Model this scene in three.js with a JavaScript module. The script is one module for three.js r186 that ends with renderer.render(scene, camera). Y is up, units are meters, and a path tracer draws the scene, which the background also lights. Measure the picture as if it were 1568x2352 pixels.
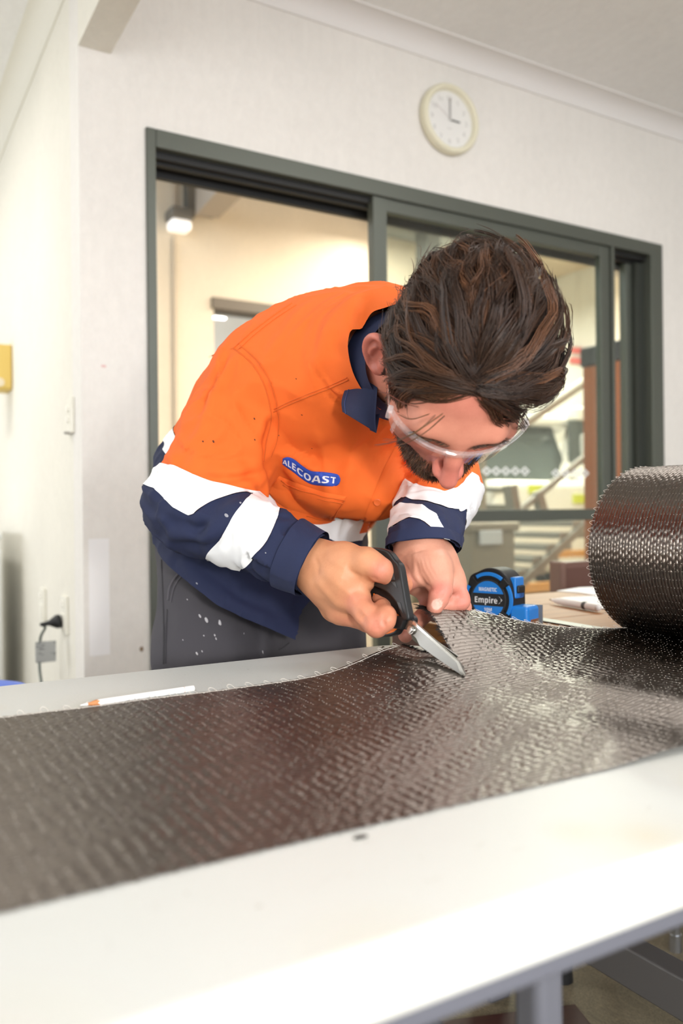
import * as THREE from 'three';
import { RoundedBoxGeometry } from 'three/addons/geometries/RoundedBoxGeometry.js';
import { mergeGeometries, mergeVertices } from 'three/addons/utils/BufferGeometryUtils.js';
import { RectAreaLightUniformsLib } from 'three/addons/lights/RectAreaLightUniformsLib.js';
import { createNoise3D, createNoise2D } from 'simplex-noise';

// ---------------------------------------------------------------- camera, sky, lights, exposure
const scene = new THREE.Scene();
const V = (x, y, z) => new THREE.Vector3(x, y, z);
const FOC = 1908, ROLL = 0.01, YAW = 30.3 * Math.PI / 180, EYE = V(0, 0.94, 0);
const FWD = V(Math.sin(YAW), 0, -Math.cos(YAW)), RGT0 = V(Math.cos(YAW), 0, Math.sin(YAW));
const RGT = RGT0.clone().addScaledVector(V(0, 1, 0), -ROLL).normalize(), UPV = V(0, 1, 0).addScaledVector(RGT0, ROLL).normalize();
const camera = new THREE.PerspectiveCamera(2 * Math.atan(1176 / FOC) * 180 / Math.PI, 1568 / 2352, 0.05, 100);
camera.position.copy(EYE);
camera.up.copy(UPV);
camera.lookAt(EYE.clone().add(FWD));
camera.focus = 1.10;
camera.userData.fStop = 3.4;
scene.add(camera);

const renderer = new THREE.WebGLRenderer({ antialias: true });
renderer.toneMapping = THREE.LinearToneMapping;
renderer.toneMappingExposure = 1.0;
renderer.shadowMap.enabled = true;
renderer.shadowMap.type = THREE.PCFSoftShadowMap;
RectAreaLightUniformsLib.init();
scene.background = new THREE.Color(0.75, 0.86, 1.0);
scene.backgroundIntensity = 3;

const FLASH = 44, PANEL = 18, HALL = 150, DAY = 6.0, SIDE = 7.5;   // radiance of the camera flash, the room's ceiling panels, the hall's strip lights, the frosted windows behind the camera and on the far left wall

// ---------------------------------------------------------------- helpers
const rng = (s) => () => { s = (s + 0x6d2b79f5) | 0; let t = Math.imul(s ^ (s >>> 15), 1 | s); t = (t + Math.imul(t ^ (t >>> 7), 61 | t)) ^ t; return ((t ^ (t >>> 14)) >>> 0) / 4294967296; };
const n3 = createNoise3D(rng(11)), n2 = createNoise2D(rng(12));
const clamp = (x, a, b) => Math.min(b, Math.max(a, x)), mix = (a, b, t) => a + (b - a) * t;
const sstep = (a, b, x) => { const t = clamp((x - a) / (b - a), 0, 1); return t * t * (3 - 2 * t); };
// a pixel of the 1568 x 2352 photograph at a distance along the view axis, as a place in the room
const P = (px, py, d) => EYE.clone().addScaledVector(FWD, d).addScaledVector(RGT, (px - 784) / FOC * d).addScaledVector(UPV, -(py - 1176) / FOC * d);
const ray = (px, py) => P(px, py, 1).sub(EYE);
const onY = (px, py, y) => { const r = ray(px, py); return EYE.clone().addScaledVector(r, (y - EYE.y) / r.y); };
const onZ = (px, py, z) => { const r = ray(px, py); return EYE.clone().addScaledVector(r, z / r.z); };
const onX = (px, py, x) => { const r = ray(px, py); return EYE.clone().addScaledVector(r, x / r.x); };

const used = new Map();
const numbered = (n) => { const k = used.get(n) ?? 0; used.set(n, k + 1); return k ? n + '_' + String(k).padStart(3, '0') : n; };
const shade = (o) => { o.castShadow = o.receiveShadow = true; return o; };
function tag(o, label, category, group, kind) { if (label) o.userData.label = label; if (category) o.userData.category = category; if (group) o.userData.group = group; if (kind) o.userData.kind = kind; return o; }
function thing(name, label, category, pos, group) { const o = new THREE.Group(); o.name = numbered(name); if (pos) o.position.copy(pos); scene.add(o); return tag(o, label, category, group); }
function mesh(name, geo, mat, parent) { const o = shade(new THREE.Mesh(geo, mat)); o.name = parent ? name : numbered(name); (parent ?? scene).add(o); return o; }
function struct(name, geo, mat) { const o = mesh(name, geo, mat); o.userData.kind = 'structure'; return o; }
const merge = (list) => mergeGeometries(list.map((g) => { g = g.index ? g.toNonIndexed() : g; for (const k of Object.keys(g.attributes)) if (!['position', 'normal', 'uv'].includes(k)) g.deleteAttribute(k); return g; }));
const box = (w, h, d, x = 0, y = 0, z = 0) => new THREE.BoxGeometry(w, h, d).translate(x, y, z);
const rbox = (w, h, d, r = 0.004, x = 0, y = 0, z = 0, s = 3) => new RoundedBoxGeometry(w, h, d, s, r).translate(x, y, z);
const span = (a, b) => { const d = b.clone().sub(a); return [a.clone().add(b).multiplyScalar(0.5), d]; };
// box from corner to corner, with metre uv on every face
function bx(x0, x1, y0, y1, z0, z1, r = 0) {
  const g = r ? new RoundedBoxGeometry(x1 - x0, y1 - y0, z1 - z0, 3, r) : new THREE.BoxGeometry(x1 - x0, y1 - y0, z1 - z0);
  g.translate((x0 + x1) / 2, (y0 + y1) / 2, (z0 + z1) / 2);
  return metreUV(g);
}
function metreUV(g) {
  const p = g.attributes.position, n = g.attributes.normal, uv = new Float32Array(p.count * 2);
  for (let i = 0; i < p.count; i++) {
    const ax = Math.abs(n.getX(i)), ay = Math.abs(n.getY(i)), az = Math.abs(n.getZ(i));
    uv[2 * i] = ax > ay && ax > az ? p.getZ(i) : p.getX(i);
    uv[2 * i + 1] = ay >= ax && ay >= az ? p.getZ(i) : p.getY(i);
  }
  g.setAttribute('uv', new THREE.BufferAttribute(uv, 2));
  return g;
}
function bar(a, b, w, h, r = 0) {           // a bar of section w x h from a to b
  const [m, d] = span(a, b), g = r ? new RoundedBoxGeometry(w, h, d.length(), 2, r) : new THREE.BoxGeometry(w, h, d.length());
  const o = new THREE.Object3D(); o.position.copy(m); o.up.set(0, 1, 0); if (Math.abs(d.clone().normalize().y) > 0.999) o.up.set(0, 0, 1); o.lookAt(m.clone().add(d)); o.updateMatrix();
  return g.applyMatrix4(o.matrix);
}
function rod(a, b, r, seg = 10, r2 = r) { const [m, d] = span(a, b); return new THREE.CylinderGeometry(r2, r, d.length(), seg).applyQuaternion(new THREE.Quaternion().setFromUnitVectors(V(0, 1, 0), d.clone().normalize())).translate(m.x, m.y, m.z); }
const tube = (pts, r, n = pts.length * 4, seg = 6, closed = false) => new THREE.TubeGeometry(new THREE.CatmullRomCurve3(pts, closed), n, r, seg, closed);
const shapeOf = (pts) => { const s = new THREE.Shape(); pts.forEach((p, i) => i ? s.lineTo(p[0], p[1]) : s.moveTo(p[0], p[1])); s.closePath(); return s; };
const extrude = (pts, depth, bevel = 0, holes = []) => { const s = Array.isArray(pts) ? shapeOf(pts) : pts; for (const h of holes) s.holes.push(shapeOf(h)); return new THREE.ExtrudeGeometry(s, { depth, bevelEnabled: bevel > 0, bevelSize: bevel, bevelThickness: bevel, bevelSegments: 2, bevelOffset: -bevel, curveSegments: 20 }); };
const lathe = (pts, seg = 40) => new THREE.LatheGeometry(pts.map((p) => new THREE.Vector2(p[0], p[1])), seg);
// a frame whose local axes are given, for placing geometry
const frame = (o, x, y, z) => new THREE.Matrix4().makeBasis(x, y, z).setPosition(o);

function canvasTex(w, h, draw, srgb = true) { const c = document.createElement('canvas'); c.width = w; c.height = h; draw(c.getContext('2d'), w, h); const t = new THREE.CanvasTexture(c); if (srgb) t.colorSpace = THREE.SRGBColorSpace; t.wrapS = t.wrapT = THREE.RepeatWrapping; return t; }
function dataTex(n, f, srgb = true, repeat = 1) {    // f(u, v) -> [r, g, b] in 0..1 or a number
  const a = new Uint8Array(n * n * 4);
  for (let j = 0; j < n; j++) for (let i = 0; i < n; i++) { const v = f(i / n, j / n), o = (j * n + i) * 4; for (let c = 0; c < 3; c++) a[o + c] = clamp(Math.round((v.length ? v[c] : v) * 255), 0, 255); a[o + 3] = 255; }
  const t = new THREE.DataTexture(a, n, n); t.magFilter = THREE.LinearFilter; t.wrapS = t.wrapT = THREE.RepeatWrapping; if (srgb) t.colorSpace = THREE.SRGBColorSpace; t.repeat.set(repeat, repeat); t.needsUpdate = true; return t;
}
// noise that repeats over the unit square
const tn = (u, v, f, s = 0) => { const a = 2 * Math.PI * u, b = 2 * Math.PI * v, k = f / (2 * Math.PI); return (n3(Math.cos(a) * k + s, Math.sin(a) * k, Math.cos(b) * k + 7.1) + n3(Math.sin(b) * k + 3.3 + s, Math.cos(a) * k + 1.7, Math.sin(a) * k)) * 0.5; };
const M = (color, rough = 0.6, more = {}) => new THREE.MeshPhysicalMaterial({ color, roughness: rough, ...more });

// ---------------------------------------------------------------- surfaces from distance fields
// naive surface nets; blocks far from the surface are skipped
function nets(f, lo, hi, h, lip = 1.3) {
  const B = 4, nx = Math.ceil((hi.x - lo.x) / h / B) * B, ny = Math.ceil((hi.y - lo.y) / h / B) * B, nz = Math.ceil((hi.z - lo.z) / h / B) * B;
  const sx = nx + 1, sy = ny + 1, sxy = sx * sy, val = new Float32Array(sxy * (nz + 1)).fill(NaN), idx = new Int32Array(sxy * (nz + 1)).fill(-1);
  const at = (i, j, k) => { const q = i + j * sx + k * sxy; let v = val[q]; if (v !== v) { v = f(lo.x + i * h, lo.y + j * h, lo.z + k * h); val[q] = v; } return v; };
  const pos = [], cells = [], lim = h * B * 0.9 * lip + h;
  for (let bk = 0; bk < nz; bk += B) for (let bj = 0; bj < ny; bj += B) for (let bi = 0; bi < nx; bi += B) {
    if (Math.abs(f(lo.x + (bi + B / 2) * h, lo.y + (bj + B / 2) * h, lo.z + (bk + B / 2) * h)) > lim) continue;
    for (let k = bk; k < bk + B; k++) for (let j = bj; j < bj + B; j++) for (let i = bi; i < bi + B; i++) {
      let m = 0; const c = [];
      for (let q = 0; q < 8; q++) { const v = at(i + (q & 1), j + ((q >> 1) & 1), k + (q >> 2)); c.push(v); if (v < 0) m |= 1 << q; }
      if (m === 0 || m === 255) continue;
      let x = 0, y = 0, z = 0, n = 0;
      for (const [a, b] of EDG) if (((m >> a) & 1) !== ((m >> b) & 1)) { const t = c[a] / (c[a] - c[b]); x += (a & 1) + ((b & 1) - (a & 1)) * t; y += ((a >> 1) & 1) + (((b >> 1) & 1) - ((a >> 1) & 1)) * t; z += (a >> 2) + ((b >> 2) - (a >> 2)) * t; n++; }
      idx[i + j * sx + k * sxy] = pos.length / 3; cells.push(i, j, k);
      pos.push(lo.x + (i + x / n) * h, lo.y + (j + y / n) * h, lo.z + (k + z / n) * h);
    }
  }
  const ind = [], quad = (a, b, c, d, flip) => { if (a < 0 || b < 0 || c < 0 || d < 0) return; flip ? ind.push(a, b, c, a, c, d) : ind.push(a, c, b, a, d, c); };
  for (let q = 0; q < cells.length; q += 3) {
    const i = cells[q], j = cells[q + 1], k = cells[q + 2], o = i + j * sx + k * sxy, s = at(i, j, k) < 0;
    if (j && k && s !== at(i + 1, j, k) < 0) quad(idx[o], idx[o - sx], idx[o - sx - sxy], idx[o - sxy], s);
    if (i && k && s !== at(i, j + 1, k) < 0) quad(idx[o], idx[o - sxy], idx[o - 1 - sxy], idx[o - 1], s);
    if (i && j && s !== at(i, j, k + 1) < 0) quad(idx[o], idx[o - 1], idx[o - 1 - sx], idx[o - sx], s);
  }
  const p = new Float32Array(pos), nor = new Float32Array(p.length), e = h * 0.9;
  for (let i = 0; i < p.length; i += 3) {
    const x = p[i], y = p[i + 1], z = p[i + 2];
    let a = f(x + e, y, z) - f(x - e, y, z), b = f(x, y + e, z) - f(x, y - e, z), c = f(x, y, z + e) - f(x, y, z - e); const l = Math.hypot(a, b, c) || 1;
    nor[i] = a / l; nor[i + 1] = b / l; nor[i + 2] = c / l;
    const d = f(x, y, z) / Math.max(l / (2 * e), 0.5); p[i] -= nor[i] * clamp(d, -h, h) * 0.8; p[i + 1] -= nor[i + 1] * clamp(d, -h, h) * 0.8; p[i + 2] -= nor[i + 2] * clamp(d, -h, h) * 0.8;
  }
  const g = new THREE.BufferGeometry();
  g.setAttribute('position', new THREE.BufferAttribute(p, 3)); g.setAttribute('normal', new THREE.BufferAttribute(nor, 3)); g.setIndex(ind);
  return g;
}
const EDG = [[0, 1], [2, 3], [4, 5], [6, 7], [0, 2], [1, 3], [4, 6], [5, 7], [0, 4], [1, 5], [2, 6], [3, 7]];
// cut a surface along the zero line of a field of its points: [where it is below zero, where above]
function cut(g, field) {
  const A = Object.keys(g.attributes), src = A.map((k) => g.attributes[k]), n = src[0].count, fv = new Float32Array(n), p = g.attributes.position;
  for (let i = 0; i < n; i++) fv[i] = field(p.getX(i), p.getY(i), p.getZ(i), i);
  const out = [-1, 1].map(() => ({ data: A.map(() => []), map: new Map(), idx: [] }));
  const put = (o, key, ia, ib, t) => { let v = o.map.get(key); if (v === undefined) { v = o.map.size; o.map.set(key, v); src.forEach((a, q) => { for (let c = 0; c < a.itemSize; c++) o.data[q].push(ia === ib ? a.array[ia * a.itemSize + c] : mix(a.array[ia * a.itemSize + c], a.array[ib * a.itemSize + c], t)); }); } return v; };
  const ix = g.index.array;
  for (let q = 0; q < ix.length; q += 3) {
    const tri = [ix[q], ix[q + 1], ix[q + 2]], neg = tri.map((i) => fv[i] < 0);
    for (const side of [0, 1]) {
      const poly = [], o = out[side];
      for (let e = 0; e < 3; e++) {
        const a = tri[e], b = tri[(e + 1) % 3], ina = neg[e] === (side === 0), inb = neg[(e + 1) % 3] === (side === 0);
        if (ina) poly.push(put(o, a, a, a, 0));
        if (ina !== inb) { const lo = Math.min(a, b), hi = Math.max(a, b); poly.push(put(o, n + lo * n + hi, lo, hi, fv[lo] / (fv[lo] - fv[hi]))); }
      }
      for (let e = 1; e + 1 < poly.length; e++) o.idx.push(poly[0], poly[e], poly[e + 1]);
    }
  }
  return out.map((o) => { const r = new THREE.BufferGeometry(); A.forEach((k, q) => r.setAttribute(k, new THREE.BufferAttribute(new Float32Array(o.data[q]), src[q].itemSize))); r.setIndex(o.idx); return r; });
}
const smin = (a, b, k) => { const h = Math.max(k - Math.abs(a - b), 0) / k; return Math.min(a, b) - h * h * k * 0.25; };
// distance to a capsule that tapers from r0 at a to r1 at b
function cone(ax, ay, az, bx_, by, bz, r0, r1) {
  const dx = bx_ - ax, dy = by - ay, dz = bz - az, l2 = dx * dx + dy * dy + dz * dz;
  return (x, y, z) => { const t = clamp(((x - ax) * dx + (y - ay) * dy + (z - az) * dz) / l2, 0, 1), u = x - ax - dx * t, v = y - ay - dy * t, w = z - az - dz * t; return Math.sqrt(u * u + v * v + w * w) - (r0 + (r1 - r0) * t); };
}
const coneV = (a, b, r0, r1) => cone(a.x, a.y, a.z, b.x, b.y, b.z, r0, r1);
const boxOf = (pts, m) => { const b = new THREE.Box3().setFromPoints(pts).expandByScalar(m); return [b.min, b.max]; };
function vcol(g, f) { const p = g.attributes.position, n = g.attributes.normal, c = new Float32Array(p.count * 3); for (let i = 0; i < p.count; i++) { const v = f(p.getX(i), p.getY(i), p.getZ(i), n.getX(i), n.getY(i), n.getZ(i)); c[3 * i] = v[0]; c[3 * i + 1] = v[1]; c[3 * i + 2] = v[2]; } g.setAttribute('color', new THREE.BufferAttribute(c, 3)); return g; }
const lin = (hex) => { const c = new THREE.Color(hex); return [c.r, c.g, c.b]; };
// ---------------------------------------------------------------- the lights of the room and the hall
function areaLight(w, h, radiance, color, pos, target) { const l = new THREE.RectAreaLight(color, radiance, w, h); l.position.copy(pos); scene.add(l); l.lookAt(target); l.updateMatrixWorld(); return l; }
const glow = (color, k) => new THREE.MeshStandardMaterial({ color: 0xffffff, emissive: color, emissiveIntensity: k, roughness: 0.5 });

// the photographer's flash, on the camera's right side, outside the frame
const flashAt = EYE.clone().addScaledVector(RGT0, 0.34).addScaledVector(V(0, 1, 0), 0.03).addScaledVector(FWD, -0.25);
{
  const f = thing('camera_flash', 'black flash unit with a square white diffuser beside the camera', 'flash', flashAt);
  f.lookAt(flashAt.clone().add(FWD)); f.updateMatrixWorld();
  mesh('flash_body', rbox(0.075, 0.06, 0.12, 0.01, 0, 0, -0.075), M(0x101010, 0.5), f);
  mesh('diffuser', rbox(0.11, 0.11, 0.012, 0.005, 0, 0, -0.008), glow(0xfffaf2, 1.0), f);
  areaLight(0.10, 0.10, FLASH * 9, 0xfffaf4, flashAt.clone().addScaledVector(FWD, 0.006), flashAt.clone().add(FWD));
}
function panelLight(x, y, z, w, d, k, label) {
  const t = thing('ceiling_light', label, 'light', V(x, y, z), 'ceiling light panels of the room');
  mesh('housing', rbox(w + 0.03, 0.05, d + 0.03, 0.006, 0, 0.025, 0), M(0xe8e8e6, 0.5), t);
  mesh('diffuser', rbox(w, 0.006, d, 0.002, 0, -0.002, 0), glow(0xfffaf0, 1.0), t);
  areaLight(w, d, k, 0xfffdfa, V(x, y - 0.012, z), V(x, 0, z + 1e-4));
}

// ---------------------------------------------------------------- the room
const WZ = -2.417, WT = 0.11;                       // face and thickness of the wall with the opening
const wl = onZ(333, 280, WZ), wr = onZ(1516, 573, WZ);
const OL = wl.x, OR = wr.x, OT = (wl.y + wr.y) / 2;   // the opening's frame
const CL = onZ(1000, 141, WZ).y, CEIL = CL + 0.07;      // cornice and ceiling
const LX = onZ(181, 300, WZ).x;                     // the corner where the left wall runs back
const hb = onZ(254, 123, WZ), HB = onZ(216, 114, WZ).y;
const CEIL2 = 2.585;
const blot = dataTex(512, (u, v) => { const k = 0.975 + 0.02 * tn(u, v, 3) + 0.012 * tn(u, v, 40) + 0.012 * tn(u, v, 130); return [k, k * 0.997, k * 0.993]; }, true, 0.6);
const rollBump = dataTex(512, (u, v) => 0.5 + 0.35 * tn(u, v, 90) + 0.15 * tn(u, v, 200), false, 2.2);
const wallM = M(0xebe8e2, 0.75, { map: blot, bumpMap: rollBump, bumpScale: 0.0004 });
const leftM = M(0xebe8dc, 0.75, { map: blot, bumpMap: rollBump, bumpScale: 0.0004 });
const ceilM = M(0xf8f8f6, 0.85, { map: blot });
const corniceM = M(0xe6e3df, 0.7);
const floorTex = dataTex(1024, (u, v) => { const s = tn(u, v, 160) + 0.7 * tn(u, v, 300, 5), b = tn(u, v, 4); const k = 0.62 + 0.12 * s + 0.03 * b; return [k * 1.0, k * 0.94, k * 0.82]; }, true, 1.6);
const floorM = M(0xb9b4a6, 0.7, { map: floorTex });
struct('floor', bx(-3.2, 9.5, -0.1, 0, -16, 3.2), floorM);
struct('wall_back', merge([bx(LX, OL, 0, CEIL, WZ - WT, WZ), bx(OL, OR, OT, CEIL, WZ - WT, WZ), bx(OR, 5.6, 0, CEIL, WZ - WT, WZ)]), wallM);
struct('wall_left', bx(LX, LX + 0.09, 0, CEIL2 + 0.1, -5.6, WZ - WT + 0.0005), leftM);
struct('wall_alcove', bx(-3.1, LX, 0, CEIL2 + 0.1, -5.7, -5.6), leftM);
const SW = [-5.3, -2.6, 0.85, 1.75];          // the side window on the far left wall
struct('wall_far_left', merge([bx(-3.2, -3.1, 0, CEIL2 + 0.1, -5.7, SW[0]), bx(-3.2, -3.1, 0, CEIL2 + 0.1, SW[1], 3.1), bx(-3.2, -3.1, 0, SW[2], SW[0], SW[1]), bx(-3.2, -3.1, SW[3], CEIL2 + 0.1, SW[0], SW[1])]), leftM);
{
  const g = new THREE.Group(); g.name = numbered('window_1'); g.userData.kind = 'structure'; scene.add(g);
  const n = 2, w = (SW[1] - SW[0]) / n, fm = M(0x5c6058, 0.45, { metalness: 0.3 });
  for (let i = 0; i <= n; i++) { const z = SW[0] + i * w; mesh('mullion', bx(-3.15, -3.1, SW[2], SW[3], Math.max(SW[0], z - 0.02), Math.min(SW[1], z + 0.02)), fm, g); }
  for (let i = 0; i < n; i++) mesh('frosted_pane', bx(-3.16, -3.15, SW[2], SW[3], SW[0] + i * w, SW[0] + (i + 1) * w), glow(0xeef4ff, 1.0), g);
  areaLight(SW[1] - SW[0] - 0.08, SW[3] - SW[2] - 0.06, SIDE, 0xf0f5ff, V(-3.09, (SW[2] + SW[3]) / 2, (SW[0] + SW[1]) / 2), V(0, (SW[2] + SW[3]) / 2, (SW[0] + SW[1]) / 2));
}
struct('wall_right', bx(5.6, 5.7, 0, CEIL + 0.1, WZ - WT, 3.1), wallM);
// the front wall, behind the camera, with a wide frosted window that lets daylight in
const FW = [-2.7, 3.7, 0.95, 2.2];
struct('wall_front', merge([bx(-3.2, FW[0], 0, CEIL + 0.1, 3.1, 3.2), bx(FW[1], 5.7, 0, CEIL + 0.1, 3.1, 3.2), bx(FW[0], FW[1], 0, FW[2], 3.1, 3.2), bx(FW[0], FW[1], FW[3], CEIL + 0.1, 3.1, 3.2)]), wallM);
{
  const g = new THREE.Group(); g.name = numbered('window_1'); g.userData.kind = 'structure'; scene.add(g);
  const n = 5, w = (FW[1] - FW[0]) / n, fm = M(0x5c6058, 0.45, { metalness: 0.3 });
  for (let i = 0; i <= n; i++) { const x = FW[0] + i * w; mesh('mullion', bx(Math.max(FW[0], x - 0.02), Math.min(FW[1], x + 0.02), FW[2], FW[3], 3.1, 3.15), fm, g); }
  for (const y of [FW[2], FW[3] - 0.04]) mesh('rail', bx(FW[0], FW[1], y, y + 0.04, 3.1, 3.145), fm, g);
  for (let i = 0; i < n; i++) mesh('frosted_pane', bx(FW[0] + i * w, FW[0] + (i + 1) * w, FW[2], FW[3], 3.15, 3.16), glow(0xf2f6ff, 1.0), g);
  areaLight(FW[1] - FW[0] - 0.1, FW[3] - FW[2] - 0.1, DAY, 0xf3f7ff, V((FW[0] + FW[1]) / 2, (FW[2] + FW[3]) / 2, 3.09), V((FW[0] + FW[1]) / 2, (FW[2] + FW[3]) / 2, 0));
}
struct('ceiling', bx(LX + 0.0902, 5.6, CEIL, CEIL + 0.1, WZ - WT, 3.1), ceilM);
struct('ceiling_left', bx(-3.1, LX, CEIL2, CEIL2 + 0.1, -5.6, 3.1), ceilM);
struct('trim_beam', bx(LX, hb.x, HB, CEIL2 + 0.2, WZ + 0.0002, 3.1), leftM);
function cornice(n, r) { const pts = [[0, 0], [0.006, 0]]; for (let i = 0; i <= 10; i++) { const a = i / 10 * Math.PI / 2; pts.push([n - 0.004 - (n - 0.010) * Math.cos(a), 0.010 + (r - 0.016) * Math.sin(a)]); } pts.push([n, r - 0.006], [n, r], [0, r]); return pts; }
struct('trim_1', (() => { const g = extrude(cornice(0.075, 0.07), 5.6 - hb.x); g.applyMatrix4(frame(V(hb.x, CL, WZ), V(0, 0, 1), V(0, 1, 0), V(-1, 0, 0)).multiply(new THREE.Matrix4().makeTranslation(0, 0, -(5.6 - hb.x)))); return metreUV(g); })(), corniceM);
struct('trim_2', (() => { const g = extrude(cornice(0.07, 0.09), 8.6); g.applyMatrix4(frame(V(LX, CEIL2 - 0.09, 3.0), V(-1, 0, 0), V(0, 1, 0), V(0, 0, -1))); return metreUV(g); })(), M(0xe9e6da, 0.7));
panelLight(2.0, CEIL - 0.055, -0.75, 1.2, 0.3, PANEL, 'white ceiling light panel above the work table');
panelLight(2.6, CEIL - 0.055, 1.1, 1.2, 0.3, PANEL, 'white ceiling light panel behind the camera');
panelLight(-1.3, CEIL2 - 0.055, -0.6, 0.3, 1.2, PANEL, 'white ceiling light panel left of the camera');
panelLight(-0.5, CEIL2 - 0.055, -3.4, 0.3, 1.2, PANEL, 'white ceiling light panel in the left alcove');

// the aluminium glazing in the opening
const aluM = M(0x5c6058, 0.42, { metalness: 0.35, bumpMap: dataTex(128, (u, v) => 0.5 + 0.3 * tn(u, v, 20), false, 8), bumpScale: 0.0001 });
const blackM = M(0x161615, 0.55), aluD = M(0x3c3f3a, 0.45, { metalness: 0.3 });
const glassM = new THREE.MeshPhysicalMaterial({ color: 0xf3f6f4, roughness: 0.02, transmission: 1, thickness: 0, ior: 1.5 });
const at = (px, z = WZ) => onZ(px, 1000, z).x;
const win = new THREE.Group(); win.name = numbered('window_1'); win.userData.kind = 'structure'; scene.add(win);
const jw = at(362) - OL, jr = OR - at(1494), hh = onZ(345, 283, WZ).y - onZ(345, 325, WZ).y, zf = WZ + 0.012, zb = WZ - WT - 0.01;
mesh('jamb', bx(OL, OL + jw, 0, OT, zb, zf, 0.003), aluM, win);
mesh('jamb', bx(OR - jr, OR, 0, OT, zb, zf, 0.003), aluM, win);
mesh('head', merge([bx(OL + jw, OR - jr, OT - hh, OT, zf - 0.03, zf, 0.003), bx(OL + jw, OR - jr, OT - 0.02, OT, zb, zf - 0.03)]), aluM, win);
const p0 = at(861), p1 = at(893), q0 = at(1384), q1 = at(1411);
mesh('track', merge([bx(OL + jw, OR - jr, OT - hh - 0.03, OT - 0.02, zf - 0.075, zf - 0.055), bx(OL + jw, OR - jr, OT - hh - 0.045, OT - 0.02, zb, zb + 0.02), bx(OL + jw, OR - jr, OT - hh - 0.02, OT - 0.02, zf - 0.055, zf - 0.03)]), blackM, win);
mesh('sill', bx(OL + jw, OR - jr, 0, 0.03, zb, zf), aluM, win);
const pz0 = WZ - 0.035, pz1 = WZ - 0.002;         // front sliding panel
const pt = onZ(1150, 520, pz1).y, ptb = onZ(1150, 541, pz1).y, m0 = onZ(1220, 1170, pz1).y, m1 = onZ(1220, 1197, pz1).y;
{
  const s = new THREE.Group(); s.name = 'sliding_panel'; win.add(s);
  mesh('stile', bx(p0, p1, 0.03, OT - hh, pz0, pz1 + 0.004, 0.003), aluM, s);
  mesh('stile', merge([bx(q0, q1 - 0.018, 0.03, OT - hh, pz0, pz1, 0.003), bx(q1 - 0.016, q1, 0.03, OT - hh + 0.012, pz0, pz1 + 0.012, 0.003)]), aluM, s);
  mesh('top_rail', bx(p1, q0, ptb, OT - hh + 0.002, pz0, pz1, 0.003), aluM, s);
  mesh('mid_rail', bx(p1, q0, m1, m0, pz0, pz1, 0.003), aluM, s);
  mesh('bottom_rail', bx(p1, q0, 0.03, 0.12, pz0, pz1, 0.003), aluM, s);
  mesh('pane', bx(p1, q0, m0, ptb, pz0 + 0.012, pz0 + 0.018), glassM, s);
  mesh('pane', bx(p1, q0, 0.12, m1, pz0 + 0.012, pz0 + 0.018), glassM, s);
  // rows of white diamonds stuck on the pane
  const dia = [], zz = pz0 + 0.0188, du = onZ(1128, 1083, zz).x - onZ(1106, 1083, zz).x;
  const ringD = (x, y, w, h) => { const o = [[-w, 0], [0, -h], [w, 0], [0, h]], i = o.map(([a, b]) => [a * 0.62, b * 0.62]); return extrude(o, 0.0006, 0, [i]).translate(x, y, zz); };
  for (const px of [1117, 1139, 1161, 1183, 1205, 1276, 1298, 1320, 1342]) { const p = onZ(px, px < 1250 ? 1082 : 1087, zz); dia.push(ringD(p.x, p.y, du * 0.56, du * 0.40), ringD(p.x, p.y, du * 0.26, du * 0.18)); }
  mesh('diamond_strip', merge(dia), M(0xe6e8e4, 0.6), s);
}
{
  const s = new THREE.Group(); s.name = 'sliding_panel'; win.add(s);
  const z1 = WZ - 0.055, z0 = z1 - 0.033, b0 = at(1441, z1), b1 = at(1462, z1), top = onZ(1440, 600, z1).y;
  mesh('stile', bx(b0, b1, 0.03, top, z0, z1, 0.003), aluM, s);
  mesh('top_rail', bx(p1 + 0.05, OR - jr, top, top + 0.045, z0, z1, 0.003), aluM, s);
  mesh('bottom_rail', bx(p1 + 0.05, b0, 0.03, 0.12, z0, z1, 0.003), aluM, s);
  mesh('pane', bx(p1 + 0.05, b0, 0.12, top, z0 + 0.012, z0 + 0.018), glassM, s);
}
mesh('side_track', bx(OR - jr - 0.05, OR - jr, 0.03, OT - hh - 0.03, zb, zf - 0.04), aluD, win);

// marks on the wall
function mark(px, py, w, h, col, label) { const p = onZ(px, py, WZ); const g = new THREE.SphereGeometry(1, 12, 8).scale(w, h, 0.0006).translate(p.x, p.y, WZ); return tag(mesh('wall_mark', g, M(col, 0.8)), label, 'mark'); }
{ const a = onZ(203, 1238, WZ), b = onZ(250, 1238, WZ), c = onZ(228, 1505, WZ); const g = bx(a.x, b.x, c.y, a.y, WZ, WZ + 0.0004); tag(mesh('paint_patch', g, M(0xf0efee, 0.7)), 'upright lighter patch of fresh paint low on the white wall', 'paint patch'); }
mark(325, 1491, 0.006, 0.008, 0x8a7660, 'small brown screw mark low on the white wall beside the frame');
mark(238, 841, 0.008, 0.004, 0xdcb8b4, 'faint pink smudge on the white wall left of the frame');

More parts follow.
